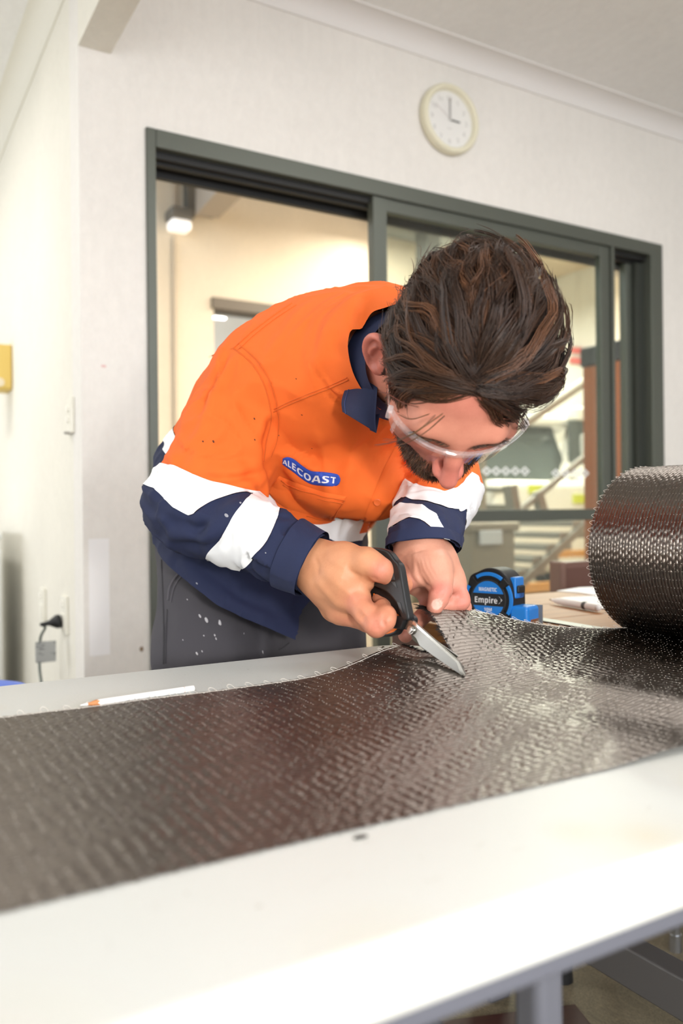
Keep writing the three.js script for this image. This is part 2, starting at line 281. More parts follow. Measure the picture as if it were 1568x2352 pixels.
// ---------------------------------------------------------------- the clock
{
  const c = onZ(1026, 279, WZ), R0 = 0.127;
  const t = thing('wall_clock', 'round cream wall clock with a white dial showing three o clock', 'clock', c);
  const cream = M(0xe4dfc6, 0.45);
  const rim = lathe([[0, 0], [R0 - 0.012, 0], [R0 - 0.002, 0.004], [R0, 0.012], [R0 - 0.001, 0.026], [R0 - 0.006, 0.034], [R0 - 0.012, 0.037], [R0 - 0.019, 0.035], [R0 - 0.023, 0.029], [R0 - 0.024, 0.014], [0, 0.014]], 72).rotateX(Math.PI / 2);
  mesh('rim', rim, cream, t);
  const face = canvasTex(1024, 1024, (g, w) => {
    g.fillStyle = '#e9e8e4'; g.fillRect(0, 0, w, w); g.fillStyle = '#a9a7a6'; g.strokeStyle = '#a9a7a6'; g.textAlign = 'center'; g.textBaseline = 'middle'; g.font = '112px sans-serif';
    for (let i = 1; i <= 12; i++) { const a = i * Math.PI / 6; g.fillText(String(i), 512 + 385 * Math.sin(a), 512 - 385 * Math.cos(a)); }
    for (let i = 0; i < 60; i++) { const a = i * Math.PI / 30, r = i % 5 ? 478 : 466; g.lineWidth = i % 5 ? 4 : 8; g.beginPath(); g.moveTo(512 + 492 * Math.sin(a), 512 - 492 * Math.cos(a)); g.lineTo(512 + r * Math.sin(a), 512 - r * Math.cos(a)); g.stroke(); }
    g.font = '30px sans-serif'; g.fillText('QUARTZ', 512, 668);
  });
  mesh('dial', new THREE.CircleGeometry(R0 - 0.024, 64).translate(0, 0, 0.0146), M(0xffffff, 0.5, { map: face }), t);
  const handM = M(0x8d8d8c, 0.35, { metalness: 0.4 }), darkM = M(0x4d504f, 0.4);
  mesh('minute_hand', merge([box(0.0016, 0.075, 0.0012, -0.0022, 0.037, 0.020), box(0.0016, 0.075, 0.0012, 0.0022, 0.037, 0.020), box(0.006, 0.002, 0.0012, 0, 0.074, 0.020)]).rotateZ(0.0), handM, t);
  mesh('hour_hand', box(0.005, 0.047, 0.0012, 0, 0.0235, 0.0178).rotateZ(-Math.PI / 2 - 0.02), darkM, t);
  mesh('second_hand', merge([box(0.0011, 0.075, 0.0008, 0, 0.0375, 0.0225)]).rotateZ(1.02), M(0xb9a9a4, 0.5), t);
  mesh('hub', new THREE.CylinderGeometry(0.004, 0.004, 0.012, 20).rotateX(Math.PI / 2).translate(0, 0, 0.02), M(0xd8d8d5, 0.4), t);
  mesh('lens', new THREE.CircleGeometry(R0 - 0.0235, 64).translate(0, 0, 0.0285), new THREE.MeshPhysicalMaterial({ color: 0xffffff, transmission: 1, roughness: 0.03, thickness: 0 }), t);
}

// ---------------------------------------------------------------- fittings on the left wall
const plasticW = M(0xe8e5d8, 0.4);
{
  const c = onX(165, 955, LX), t = thing('light_switch', 'white double light switch plate on the left wall near the corner', 'switch', c);
  const hgt = (onX(165, 915, LX).y - onX(165, 998, LX).y);
  mesh('plate', rbox(0.009, hgt, 0.075, 0.003, -0.0045, 0, 0), plasticW, t);
  for (const s of [0.02, -0.012]) mesh('rocker', rbox(0.012, 0.018, 0.012, 0.003, -0.011, s, 0), M(0xefece0, 0.35), t);
  mesh('bracket_stub', rbox(0.022, 0.008, 0.016, 0.003, -0.012, -hgt / 2 + 0.002, 0), M(0xa5a199, 0.5), t);
}
function outlet(px, py, label, x = LX) {
  const c = onX(px, py, x), t = thing('power_outlet', label, 'outlet', c, 'wall outlets low on the left wall');
  mesh('plate', rbox(0.010, 0.118, 0.075, 0.003, -0.005, 0, 0), plasticW, t);
  mesh('socket', rbox(0.006, 0.05, 0.05, 0.003, -0.011, -0.02, 0), plasticW, t);
  mesh('rocker', rbox(0.010, 0.018, 0.012, 0.003, -0.012, 0.035, 0), M(0xf1eee4, 0.35), t);
  return c;
}
outlet(102, 1390, 'white wall outlet without a plug, the farther of two');
const oc = outlet(152, 1412, 'white wall outlet with a black plug in it, the nearer of two');
{
  const t = thing('appliance_lead', 'black plug and grey cord with a square grey tag hanging at the left wall', 'cord');
  const a = onX(148, 1423, LX - 0.018); a.z = oc.z; a.y = oc.y - 0.018;
  const dirx = V(-1, -0.12, 0).normalize();
  const prof = lathe([[0, 0], [0.021, 0], [0.021, 0.012], [0.015, 0.022], [0.008, 0.034], [0.006, 0.052], [0.0045, 0.06], [0, 0.06]], 20);
  prof.applyQuaternion(new THREE.Quaternion().setFromUnitVectors(V(0, 1, 0), dirx)).translate(a.x, a.y, a.z);
  mesh('plug', prof, M(0x141516, 0.5), t);
  const e = a.clone().addScaledVector(dirx, 0.055), q2 = (px, py) => onX(px, py, LX - 0.062), pts = [e, ...[[103, 1440], [93, 1465], [91, 1500], [91, 1535], [95, 1570], [104, 1680]].map(([px, py]) => { const p = q2(px, py); return p; })];
  mesh('cable', tube(pts, 0.0042, 60, 10), M(0x59635d, 0.5), t);
  const tg = q2(105, 1497);
  const tagTex = canvasTex(128, 128, (g) => { g.fillStyle = '#a8aaa8'; g.fillRect(0, 0, 128, 128); g.fillStyle = '#6f7270'; const r = rng(5); for (let i = 0; i < 26; i++) g.fillRect(20 + r() * 80, 10 + r() * 100, 6 + r() * 22, 5); });
  mesh('cable_tag', bx(tg.x - 0.03, tg.x + 0.03, tg.y - 0.032, tg.y + 0.032, tg.z - 0.001, tg.z + 0.001), M(0xffffff, 0.5, { map: (() => { tagTex.repeat.set(16, 16); return tagTex; })() }), t);
}
{
  const a = onZ(24, 792, -3.62), b = onZ(24, 896, -3.62), t = thing('wall_box', 'yellow box fixed on the left wall at the picture edge', 'box', V(LX, (a.y + b.y) / 2, -3.62));
  const h = a.y - b.y, yel = M(0xe3c469, 0.5);
  mesh('body', rbox(LX - 0.40, h, 0.12, 0.006, -(LX - 0.40) / 2, 0, -0.06), yel, t);
  mesh('lid', rbox(LX - 0.405, h * 0.96, 0.012, 0.004, -(LX - 0.40) / 2, 0.002, 0.005), yel, t);
  mesh('latch', new THREE.CylinderGeometry(0.018, 0.018, 0.012, 20).rotateX(Math.PI / 2).translate(-0.05, -h * 0.35, 0.012), M(0xe9dcc0, 0.5), t);
}
{
  const t = thing('bar_fridge', 'white low cabinet standing against the left wall at the picture edge', 'fridge', V(0.23, 0, -3.66));
  const wm = M(0xe8e9e6, 0.4);
  mesh('body', rbox(0.50, 0.84, 0.48, 0.008, 0, 0.43, -0.03), wm, t);
  mesh('top', rbox(0.515, 0.03, 0.52, 0.01, 0, 0.862, -0.02), M(0xe4e5e2, 0.4), t);
  mesh('door', rbox(0.50, 0.76, 0.04, 0.008, 0, 0.43, 0.235), wm, t);
  mesh('handle', rbox(0.03, 0.18, 0.025, 0.008, -0.2, 0.66, 0.265), M(0xb7b9b8, 0.4), t);
  for (const [x, z] of [[-0.21, 0.18], [0.21, 0.18], [-0.21, -0.22], [0.21, -0.22]]) mesh('foot', new THREE.CylinderGeometry(0.018, 0.02, 0.012, 14).translate(x, 0.006, z), M(0x202020, 0.6), t);
}
{
  const c = onX(0, 1560, 0.22); const top = 0.60;
  const t = thing('tub', 'blue plastic bin with rounded rim below the table at left', 'bin', V(0.2, 0, -1.8)), bm = M(0x2c55b8, 0.45);
  mesh('bin_body', lathe([[0, 0], [0.09, 0], [0.095, 0.01], [0.112, 0.54], [0.108, 0.54], [0.09, 0.02], [0, 0.02]], 40), bm, t);
  mesh('rim', lathe([[0.108, 0.535], [0.126, 0.54], [0.128, 0.555], [0.122, 0.575], [0.10, 0.592], [0.06, 0.602], [0, 0.604], [0, 0.59], [0.1, 0.575]], 40), M(0x2f5cc6, 0.4), t);
}
// ---------------------------------------------------------------- the hall beyond the opening
const HZ = -7, hallR = onZ(985, 600, HZ).x;
const creamM = M(0xe0d3bd, 0.8, { map: blot }), concM = M(0xcbc9c2, 0.85, { map: blot }), steelM = M(0x77736a, 0.6, { metalness: 0.2 });
const ht = onZ(520, 437, HZ).y;
{ // cream wall with a window opening
  const a = onZ(490, 686, HZ), b = onZ(640, 830, HZ);
  const w = struct('wall_hall', merge([bx(0.7, a.x, 0, 5.2, HZ - 0.2, HZ), bx(a.x, b.x, 0, b.y, HZ - 0.2, HZ), bx(a.x, b.x, a.y, 5.2, HZ - 0.2, HZ), bx(b.x, hallR, 0, 5.2, HZ - 0.2, HZ)]), creamM);
  const g = new THREE.Group(); g.name = numbered('window_2'); g.userData.kind = 'structure'; scene.add(g);
  const fm = M(0x6b6153, 0.6);
  mesh('lintel', bx(a.x - 0.02, b.x + 0.05, a.y - 0.09, a.y + 0.01, HZ - 0.2, HZ + 0.03, 0.004), fm, g);
  mesh('frame', merge([bx(a.x - 0.0, a.x + 0.03, b.y, a.y - 0.09, HZ - 0.15, HZ - 0.1), bx(a.x, b.x, b.y, b.y + 0.05, HZ - 0.15, HZ - 0.1)]), M(0x8f9088, 0.6), g);
  mesh('pane', bx(a.x + 0.03, b.x, b.y + 0.05, a.y - 0.09, HZ - 0.13, HZ - 0.125), new THREE.MeshPhysicalMaterial({ color: 0xffffff, transmission: 1, roughness: 0.02, thickness: 0 }), g);
}
struct('wall_hall_far', bx(hallR - 0.2, 9.5, 0, 6.4, -16, -15.8), concM);
struct('wall_hall_side', bx(9.3, 9.5, 0, 6.4, -15.8, WZ - WT), concM);
struct('wall_hall_left', bx(hallR - 0.2, hallR - 0.0002, 0, 6.4, -15.8, HZ - 0.0002), creamM);
struct('wall_hall_near', merge([bx(LX + 0.09, 9.3, CEIL + 0.1, 6.4, WZ - WT, WZ - 0.001), bx(5.7, 9.3, 0, CEIL + 0.1, WZ - WT, WZ - 0.001)]), creamM);
{ // corrugated roof over purlins
  const y0 = ht + 0.12, g = new THREE.PlaneGeometry(9.2, 13.4, 460, 2).rotateX(Math.PI / 2), p = g.attributes.position;
  for (let i = 0; i < p.count; i++) p.setY(i, 0.02 * Math.sin(p.getX(i) * 2 * Math.PI / 0.19));
  g.computeVertexNormals();
  struct('roof_hall', metreUV(g.translate(4.9, y0 + 0.5, -9.1)), M(0xb5a58f, 0.6, { metalness: 0.2 }));
  const beam = struct('trim_eave', bx(0.65, hallR, ht - 0.02, ht + 0.16, HZ, HZ + 0.12), steelM);
  for (let i = 0; i < 6; i++) struct('trim_purlin', bx(0.65, hallR + 4, y0 + 0.36, y0 + 0.48, HZ + 0.7 + i * 0.8, HZ + 0.76 + i * 0.8), steelM);
  // raking steel rafter with its bracket on the wall
  const r = thing('steel_rafter', 'grey steel rafter rising from a bracket on the cream wall', 'beam');
  const e0 = onZ(476, 462, HZ + 0.30), e1 = onZ(556, 372, HZ + 1.6);
  mesh('rafter', bar(e0, e1, 0.2, 0.26), M(0x9c9183, 0.6), r);
  const k0 = onZ(420, 420, HZ), k1 = onZ(447, 500, HZ);
  mesh('bracket', merge([bx(k0.x, k1.x, k1.y, k0.y + 0.2, HZ, HZ + 0.12), bx(k1.x, onZ(487, 495, HZ).x, onZ(470, 499, HZ).y, onZ(470, 480, HZ).y, HZ, HZ + 0.14)]), M(0x625e55, 0.6), r);
}
{ // wall lamp at the left of the hall wall
  const a = onZ(377, 487, HZ), b = onZ(428, 520, HZ), t = thing('hall_floodlight', 'small grey floodlight with a white lens on the cream hall wall', 'light', V((a.x + b.x) / 2, (a.y + b.y) / 2, HZ));
  const w = b.x - a.x;
  mesh('housing', rbox(w, a.y - b.y, 0.2, 0.02, 0, 0, 0.1), M(0x6d685f, 0.6), t);
  mesh('lens', rbox(w * 0.9, 0.09, 0.16, 0.03, 0, -(a.y - b.y) / 2 - 0.045, 0.1), glow(0xfff6ea, 0.55), t);
  mesh('conduit', merge([box(0.03, 0.5, 0.03, -0.02, (a.y - b.y) / 2 + 0.25, 0.03), box(0.025, 2.4, 0.025, -0.02, -1.35, 0.02)]), M(0xbfb09a, 0.7), t);
}
// strip lights of the hall
function strip(pa, pb, label, k) {
  const t = thing('strip_light', label, 'light', null, 'fluorescent strip lights in the hall');
  const [m, d] = span(pa, pb), L = d.length();
  mesh('batten', bar(pa.clone().add(V(0, 0.05, 0)), pb.clone().add(V(0, 0.05, 0)), 0.2, 0.05, 0.01), M(0xd9d9d4, 0.5), t);
  const top = ht + 0.60; const hm = M(0x8a8a86, 0.5); for (const k of [0.15, 0.85]) { const p = pa.clone().lerp(pb, k); mesh('hanger', rod(p, V(p.x, top, p.z), 0.008, 8), hm, t); }
  mesh('tube', bar(pa, pb, 0.16, 0.05, 0.02), glow(0xfffdf6, 3.0), t);
  const l = areaLight(0.16, L, k, 0xfff8ec, m.clone().add(V(0, -0.03, 0)), m.clone().add(V(0, -1, 1e-4)));
  return l;
}
strip(onZ(815, 478, HZ + 0.7), onZ(988, 497, HZ + 0.7), 'white strip light in the hall above the narrow post', HALL * 0.40);
strip(V(3.6, 3.6, -4.4), V(4.9, 3.6, -4.4), 'white strip light high in the hall near the opening', HALL * 2.4);
strip(V(6.4, 4.0, -6.2), V(7.8, 4.0, -6.2), 'white strip light high above the parked van', HALL * 6);
strip(V(6.4, 4.0, -11), V(7.8, 4.0, -11), 'white strip light at the far end of the hall', HALL * 6);
{ // column right of the cream wall
  const z = HZ + 0.4, a = onZ(980, 520, z).x, b = onZ(1012, 520, z).x;
  struct('trim_column', merge([bx(a, b, 0, 5.2, z - 0.2, z, 0.01)]), M(0x6f716d, 0.6));
  struct('trim_header', bx(onZ(893, 520, HZ + 0.3).x, hallR + 1.2, onZ(940, 528, HZ + 0.3).y, onZ(940, 500, HZ + 0.3).y, HZ + 0.02, HZ + 0.3), M(0x7d7f7c, 0.6));
}
{ // blue crane beam
  const z = -9.5, a = onZ(1270, 640, z), t = thing('crane_beam', 'blue steel crane beam with a pale round plate high in the hall', 'beam'), blue = M(0x3c76b8, 0.5);
  const y0 = onZ(1370, 665, z).y, y1 = onZ(1370, 598, z).y;
  mesh('web', bx(a.x, 9.2, y0, y1, z - 0.05, z + 0.05), blue, t);
  mesh('flange', merge([bx(a.x, 9.2, y1, y1 + 0.05, z - 0.18, z + 0.18), bx(a.x, 9.2, y0 - 0.05, y0, z - 0.18, z + 0.18)]), blue, t);
  const c = onZ(1341, 610, z + 0.06);
  mesh('name_plate', new THREE.CylinderGeometry(0.16, 0.16, 0.02, 24).rotateX(Math.PI / 2).translate(c.x, c.y, z + 0.06), M(0xe8d9a8, 0.5), t);
  const z2 = -12, y2 = onZ(1360, 680, z2);
  mesh('lower_beam', bx(onZ(1290, 680, z2).x, 9.2, y2.y - 0.12, y2.y + 0.1, z2 - 0.1, z2 + 0.1), M(0x5d7896, 0.5), t);
}
{ // red pipes along the hall wall
  const t = thing('red_pipes', 'two thin red pipes along the far hall wall', 'pipe');
  for (const py of [806, 830]) { const x = 9.25, a = onX(1312, py - 2, x), b = onX(1440, py + 8, x); mesh('pipe', rod(a, b, 0.05, 10), M(0xb8473f, 0.5), t); }
}
{ // the white van
  const z = -6.0, t = thing('van', 'white van parked in the hall behind the stair', 'van'), wm = M(0xe6e2d8, 0.3, { clearcoat: 0.5 }), gm = M(0x4c5350, 0.12);
  const S = (px, py, zz = z) => onZ(px, py, zz);
  // body: front seen through the glass with its bonnet below the windscreen, cab side to the right
  const xl = S(1085, 1100).x, xr = S(1322, 1100).x, yt = S(1200, 962).y, yb = S(1200, 1105).y, xs = 8.6;
  mesh('cab_body', merge([
    rbox(xr - xl + 0.25, yb - 0.35, 0.5, 0.08, (xl + xr) / 2 + 0.1, 0.35 + (yb - 0.35) / 2, z + 0.05),
    bx(xr, xs, 0.35, yb + 0.05, z - 1.7, z + 0.1, 0.06), bx(xl, xs, yt - 0.04, yt + 0.09, z - 1.7, z - 0.35, 0.05)]), wm, t);
  mesh('roof', rbox(xr - xl + 0.4, 0.12, 1.5, 0.05, (xl + xr) / 2 + 0.1, yt + 0.02, z - 0.85), wm, t);
  const quadBar = (a, b, w, h, m, n) => mesh(n, bar(a, b, w, h, 0.02), m, t);
  quadBar(S(1288, 1110, z + 0.02), S(1318, 962, z - 0.35), 0.12, 0.1, wm, 'pillar');
  quadBar(S(1092, 1110, z + 0.02), S(1120, 962, z - 0.35), 0.10, 0.1, wm, 'pillar');
  const ws = extrude([[0, 0], [xr - xl - 0.14, 0], [xr - xl - 0.14, yt - yb + 0.02], [0, yt - yb + 0.02]], 0.02).rotateX(-0.42).translate(xl + 0.05, yb - 0.01, z + 0.0);
  mesh('windscreen', ws, gm, t);
  const w0 = S(1328, 1065, z + 0.11), w1 = S(1420, 968, z + 0.11);
  mesh('side_window', rbox(w1.x - w0.x, w1.y - w0.y, 0.03, 0.01, (w0.x + w1.x) / 2, (w0.y + w1.y) / 2, z - 0.02), gm, t);
  mesh('door_frame', merge([bx(xr + 0.02, xs, w1.y, w1.y + 0.14, z - 0.2, z + 0.02, 0.03), bx(w1.x, xs, yb, w1.y + 0.1, z - 0.2, z + 0.02, 0.03)]), wm, t);
  for (const [a, b, c, d, n] of [[1216, 1113, 1252, 1134, 'registration_plate'], [1318, 1136, 1356, 1156, 'yellow_sticker']]) { const p = S(a, b, z + 0.32), q = S(c, d, z + 0.32); mesh(n, bx(p.x, q.x, q.y, p.y, z + 0.30, z + 0.315), M(0xc9d131, 0.5), t); }
  { const p = S(1316, 1106, z + 0.2), q = S(1385, 1118, z + 0.2); mesh('trim_strip', bx(p.x, q.x, q.y, p.y, z + 0.1, z + 0.13), M(0x8c8f8d, 0.5), t); }
  { const p = S(1110, 1120, z + 0.32), q = S(1175, 1130, z + 0.32); mesh('grille', merge([bx(p.x, q.x, q.y, p.y, z + 0.30, z + 0.31), bx(p.x, q.x, q.y - 0.16, p.y - 0.15, z + 0.30, z + 0.31)]), M(0x55564f, 0.6), t); }
  { const p = S(1352, 1020, z + 0.25); mesh('mirror', rbox(0.09, 0.2, 0.06, 0.02, p.x, p.y, z + 0.2), M(0xb9b9b2, 0.5), t); }
  for (const [x, zz] of [[xl + 0.3, z - 0.1], [xs - 1.2, z - 0.1], [xl + 0.3, z - 1.5], [xs - 1.2, z - 1.5]]) mesh('wheel', new THREE.CylinderGeometry(0.34, 0.34, 0.2, 28).rotateZ(Math.PI / 2).rotateY(Math.PI / 2).translate(x, 0.34, zz), M(0x1b1b1b, 0.8), t);
}
{ // the stair in front of it
  const t = thing('metal_stair', 'grey steel stair with sloping handrails in the hall', 'stair'), z = -4.2, m = M(0x928f86, 0.5, { metalness: 0.2 });
  const L = (a, b, c, d, zz) => [onZ(a, b, zz), onZ(c, d, zz)];
  let [a, b] = L(1085, 1052, 1400, 838, z); mesh('handrail', rod(a, b, 0.035, 10), M(0xb1aea2, 0.5), t);
  [a, b] = L(1172, 1190, 1400, 1002, z); mesh('mid_rail', rod(a, b, 0.025, 10), m, t);
  [a, b] = L(1190, 1345, 1400, 1150, z); mesh('stringer', bar(a, b, 0.05, 0.05), m, t);
  [a, b] = L(1190, 1345, 1400, 1150, z - 0.55); mesh('stringer', bar(a, b, 0.05, 0.05), m, t);
  [a, b] = L(1103, 1160, 1103, 1040, z); mesh('post', rod(V(a.x, 0, z), b, 0.035, 10), M(0xa9a08f, 0.5), t);
  [a, b] = L(1180, 1175, 1170, 1115, z); mesh('post', bar(a, b, 0.08, 0.06), m, t);
  [a, b] = L(1245, 1175, 1232, 1130, z); mesh('post', bar(a, b, 0.06, 0.06), m, t);
  [a, b] = L(1190, 1345, 1400, 1150, z);
  for (let i = 1; i < 7; i++) { const p = a.clone().lerp(b, i / 7); mesh('tread', bx(p.x - 0.12, p.x + 0.12, p.y - 0.02, p.y + 0.02, z - 0.55, z), m, t); }
}
{ // rack with orange beams, timber and boxes low down
  const t = thing('pallet_rack', 'storage rack with orange beams low in the hall', 'rack'), z = -5.35, om = M(0xc98a3c, 0.6);
  const y1 = onZ(1310, 1272, z).y, y2 = onZ(1230, 1350, z).y;
  mesh('beam', bx(onZ(1285, 1272, z).x, 8.4, y1 - 0.03, y1 + 0.03, z - 0.05, z), om, t);
  mesh('beam', bx(onZ(1195, 1350, z).x, 8.4, y2 - 0.04, y2 + 0.04, z - 0.05, z), om, t);
  for (const px of [1102, 1480]) { const x = onZ(px, 1300, z).x; mesh('upright', bx(x - 0.03, x + 0.03, 0, 2.0, z - 0.05, z), M(0x9a8672, 0.6), t); }
}
{ // dark crates and a white parcel below the van
  const z = -3.6, a = onZ(1085, 1215, z), b = onZ(1190, 1290, z);
  const t = thing('storage_crate', 'dark brown crate standing low beyond the glass', 'crate', V((a.x + b.x) / 2, 0, z - 0.22)), m = M(0x9a8d7e, 0.8);
  const w = b.x - a.x; mesh('crate_body', rbox(w, 0.82, 0.4, 0.02, 0, 0.42, 0), m, t); mesh('lid', rbox(w + 0.04, 0.05, 0.44, 0.015, 0, 0.845, 0), m, t);
  const p = onZ(1140, 1235, z + 0.05); tag(mesh('parcel', rbox(0.16, 0.08, 0.02, 0.006, p.x, p.y, z + 0.0), M(0xdad9e0, 0.6)), 'small white parcel in front of the dark crate', 'parcel');
}
{ // orange cabinet and its bright wall seen through the narrow gap at right
  const z = -3.3, a = onZ(1456, 820, z), t = thing('orange_cabinet', 'tall orange cabinet seen through the narrow gap at right', 'cabinet', V(a.x + 0.3, 0, z)), m = M(0xb0622a, 0.6);
  mesh('carcass', rbox(0.6, a.y, 0.4, 0.01, 0, a.y / 2, -0.2), m, t); mesh('door', rbox(0.28, a.y - 0.1, 0.02, 0.005, -0.147, a.y / 2, 0.012), m, t); mesh('door', rbox(0.28, a.y - 0.1, 0.02, 0.005, 0.147, a.y / 2, 0.012), m, t);
  mesh('dark_top', rbox(0.62, 0.12, 0.42, 0.01, 0, a.y + 0.06, -0.2), M(0x23282a, 0.6), t);
}
struct('partition_hall', bx(onZ(1400, 700, -8).x, 9.3, 0, onZ(1440, 640, -8).y, -8.1, -8), M(0xe3dccb, 0.8, { map: blot }));
// ---------------------------------------------------------------- the white table
const TY = 0.74, TF = -1.052, TN = -0.318, TXR = 0.735;
const spots = (() => { const r = rng(21), l = []; for (let i = 0; i < 60; i++) l.push([r(), r(), 0.002 + 0.006 * r(), r()]); return l; })();
const tableTex = canvasTex(1024, 1024, (g, w) => {
  g.fillStyle = '#e9ebe8'; g.fillRect(0, 0, w, w);
  const r = rng(31);
  for (let i = 0; i < 50; i++) { const x = r() * w, y = r() * w, s = 20 + 90 * r(); const gr = g.createRadialGradient(x, y, 0, x, y, s); gr.addColorStop(0, `rgba(226,208,170,${0.08 + 0.13 * r()})`); gr.addColorStop(1, 'rgba(226,208,170,0)'); g.fillStyle = gr; g.fillRect(0, 0, w, w); }
  for (let i = 0; i < 260; i++) { g.strokeStyle = `rgba(150,146,130,${0.05 + 0.14 * r()})`; g.lineWidth = 0.5 + r(); const x = r() * w, y = r() * w, a = r() * 6.3, l = 4 + 40 * r() * r(); g.beginPath(); g.moveTo(x, y); g.lineTo(x + l * Math.cos(a), y + l * Math.sin(a) * 0.5); g.stroke(); }
  for (let i = 0; i < 60; i++) { g.fillStyle = `rgba(110,104,90,${0.15 + 0.3 * r()})`; g.beginPath(); g.arc(r() * w, r() * w, 0.6 + 1.1 * r(), 0, 7); g.fill(); }
});
tableTex.repeat.set(1, 1);
const tableM = M(0xd4d4d3, 0.42, { map: tableTex, bumpMap: dataTex(512, (u, v) => 0.5 + 0.3 * tn(u, v, 120) + 0.2 * tn(u, v, 220, 3), false, 3), bumpScale: 0.00015 });
{
  const t = thing('folding_table', 'white plastic folding table under the black fibre sheet', 'table');
  const x0 = -1.05, r = 0.07, s = new THREE.Shape();
  s.moveTo(x0 + r, -TN); s.lineTo(TXR - r, -TN); s.absarc(TXR - r, -TN + r, r, -Math.PI / 2, 0); s.lineTo(TXR, -TF - r); s.absarc(TXR - r, -TF - r, r, 0, Math.PI / 2); s.lineTo(x0 + r, -TF); s.absarc(x0 + r, -TF - r, r, Math.PI / 2, Math.PI); s.lineTo(x0, -TN + r); s.absarc(x0 + r, -TN + r, r, Math.PI, 1.5 * Math.PI);
  const g = new THREE.ExtrudeGeometry(s, { depth: 0.016, bevelEnabled: true, bevelSize: 0.011, bevelThickness: 0.011, bevelSegments: 6, bevelOffset: -0.011, curveSegments: 16 });
  g.rotateX(-Math.PI / 2).translate(0, TY - 0.027, 0);
  mesh('tabletop', metreUV(g), tableM, t);
  const gm = M(0x5d5f68, 0.45, { metalness: 0.2 });
  mesh('apron_rail', bx(x0 + 0.05, TXR - 0.05, TY - 0.05, TY - 0.028, TN - 0.03, TN - 0.008, 0.004), gm, t);
  mesh('apron_rail', bx(x0 + 0.05, TXR - 0.05, TY - 0.05, TY - 0.028, TF + 0.008, TF + 0.03, 0.004), gm, t);
  const leg = (x, z) => { mesh('leg', merge([rbox(0.028, 0.68, 0.03, 0.009, x, 0.375, z)]), M(0x6a6c75, 0.45, { metalness: 0.3 }), t); mesh('foot_cap', rbox(0.036, 0.035, 0.038, 0.008, x, 0.015, z), M(0x17171a, 0.6), t); };
  for (const x of [-0.75, 0.432]) { leg(x, TN - 0.14); leg(x, TF + 0.14); mesh('cross_bar', rod(V(x + 0.03, 0.45, TN - 0.14), V(x + 0.03, 0.45, TF + 0.14), 0.013, 14), gm, t); mesh('cross_bar', rod(V(x, 0.705, TN - 0.14), V(x, 0.705, TF + 0.14), 0.013, 14), gm, t); }
  mesh('brace', rod(V(0.44, 0.45, -0.62), V(0.12, 0.70, -0.62), 0.009, 12), gm, t);
}
// ---------------------------------------------------------------- the wooden table behind
const WY = 0.745;
const woodTex = canvasTex(1024, 1024, (g, w) => {
  g.fillStyle = '#96622f'; g.fillRect(0, 0, w, w); const r = rng(8);
  for (let i = 0; i < 900; i++) { const y = r() * w; g.strokeStyle = r() < 0.5 ? `rgba(84,46,16,${0.05 + 0.12 * r()})` : `rgba(196,142,84,${0.05 + 0.1 * r()})`; g.lineWidth = 0.6 + 3 * r(); g.beginPath(); g.moveTo(-10, y); g.bezierCurveTo(w * 0.3, y + 26 * (r() - 0.5), w * 0.6, y + 26 * (r() - 0.5), w + 10, y + 10 * (r() - 0.5)); g.stroke(); }
});
const woodM = M(0xffffff, 0.5, { map: woodTex });
{
  const t = thing('wooden_table', 'brown wooden table with thick plank top behind the white table', 'table'), x0 = 0.86, x1 = 2.7, z1 = -0.40, z0 = -1.45, n = 6;
  for (let i = 0; i < n; i++) { const a = mix(z0, z1, i / n), b = mix(z0, z1, (i + 1) / n); const g = bx(x0, x1, WY - 0.03, WY, a + 0.0007, b - 0.0007, 0.002); const uv = g.attributes.uv; for (let q = 0; q < uv.count; q++) uv.setXY(q, uv.getX(q) * 0.7 + i * 0.37, uv.getY(q) * 1.4 + i * 0.21); mesh('plank', g, woodM, t); }
  const dm = M(0x6a3a1c, 0.55);
  mesh('apron', merge([bx(x0 + 0.06, x0 + 0.085, WY - 0.16, WY - 0.0305, z0 + 0.07, z1 - 0.05), bx(x0 + 0.0852, x1 - 0.07, WY - 0.16, WY - 0.0305, z0 + 0.07, z0 + 0.095), bx(x0 + 0.0852, x1 - 0.07, WY - 0.16, WY - 0.0305, z1 - 0.075, z1 - 0.05)]), dm, t);
  const lm = M(0x55555a, 0.5, { metalness: 0.3 });
  for (const [x, z] of [[1.06, z0 + 0.2], [1.06, z1 - 0.12], [x1 - 0.2, z0 + 0.2], [x1 - 0.2, z1 - 0.12]]) mesh('leg', merge([rbox(0.05, WY - 0.16, 0.05, 0.006, x, (WY - 0.16) / 2, z)]), lm, t);
  mesh('foot_rail', bx(1.04, 1.085, 0.185, 0.25, z0 + 0.2, z1 - 0.12, 0.004), M(0x5c5a59, 0.5, { metalness: 0.2 }), t);
  mesh('foot_rail', bx(1.0855, x1 - 0.2, 0.19, 0.245, -1.12, -1.08, 0.004), lm, t);
  const f = onY(1290, 2250, 0.0);
}
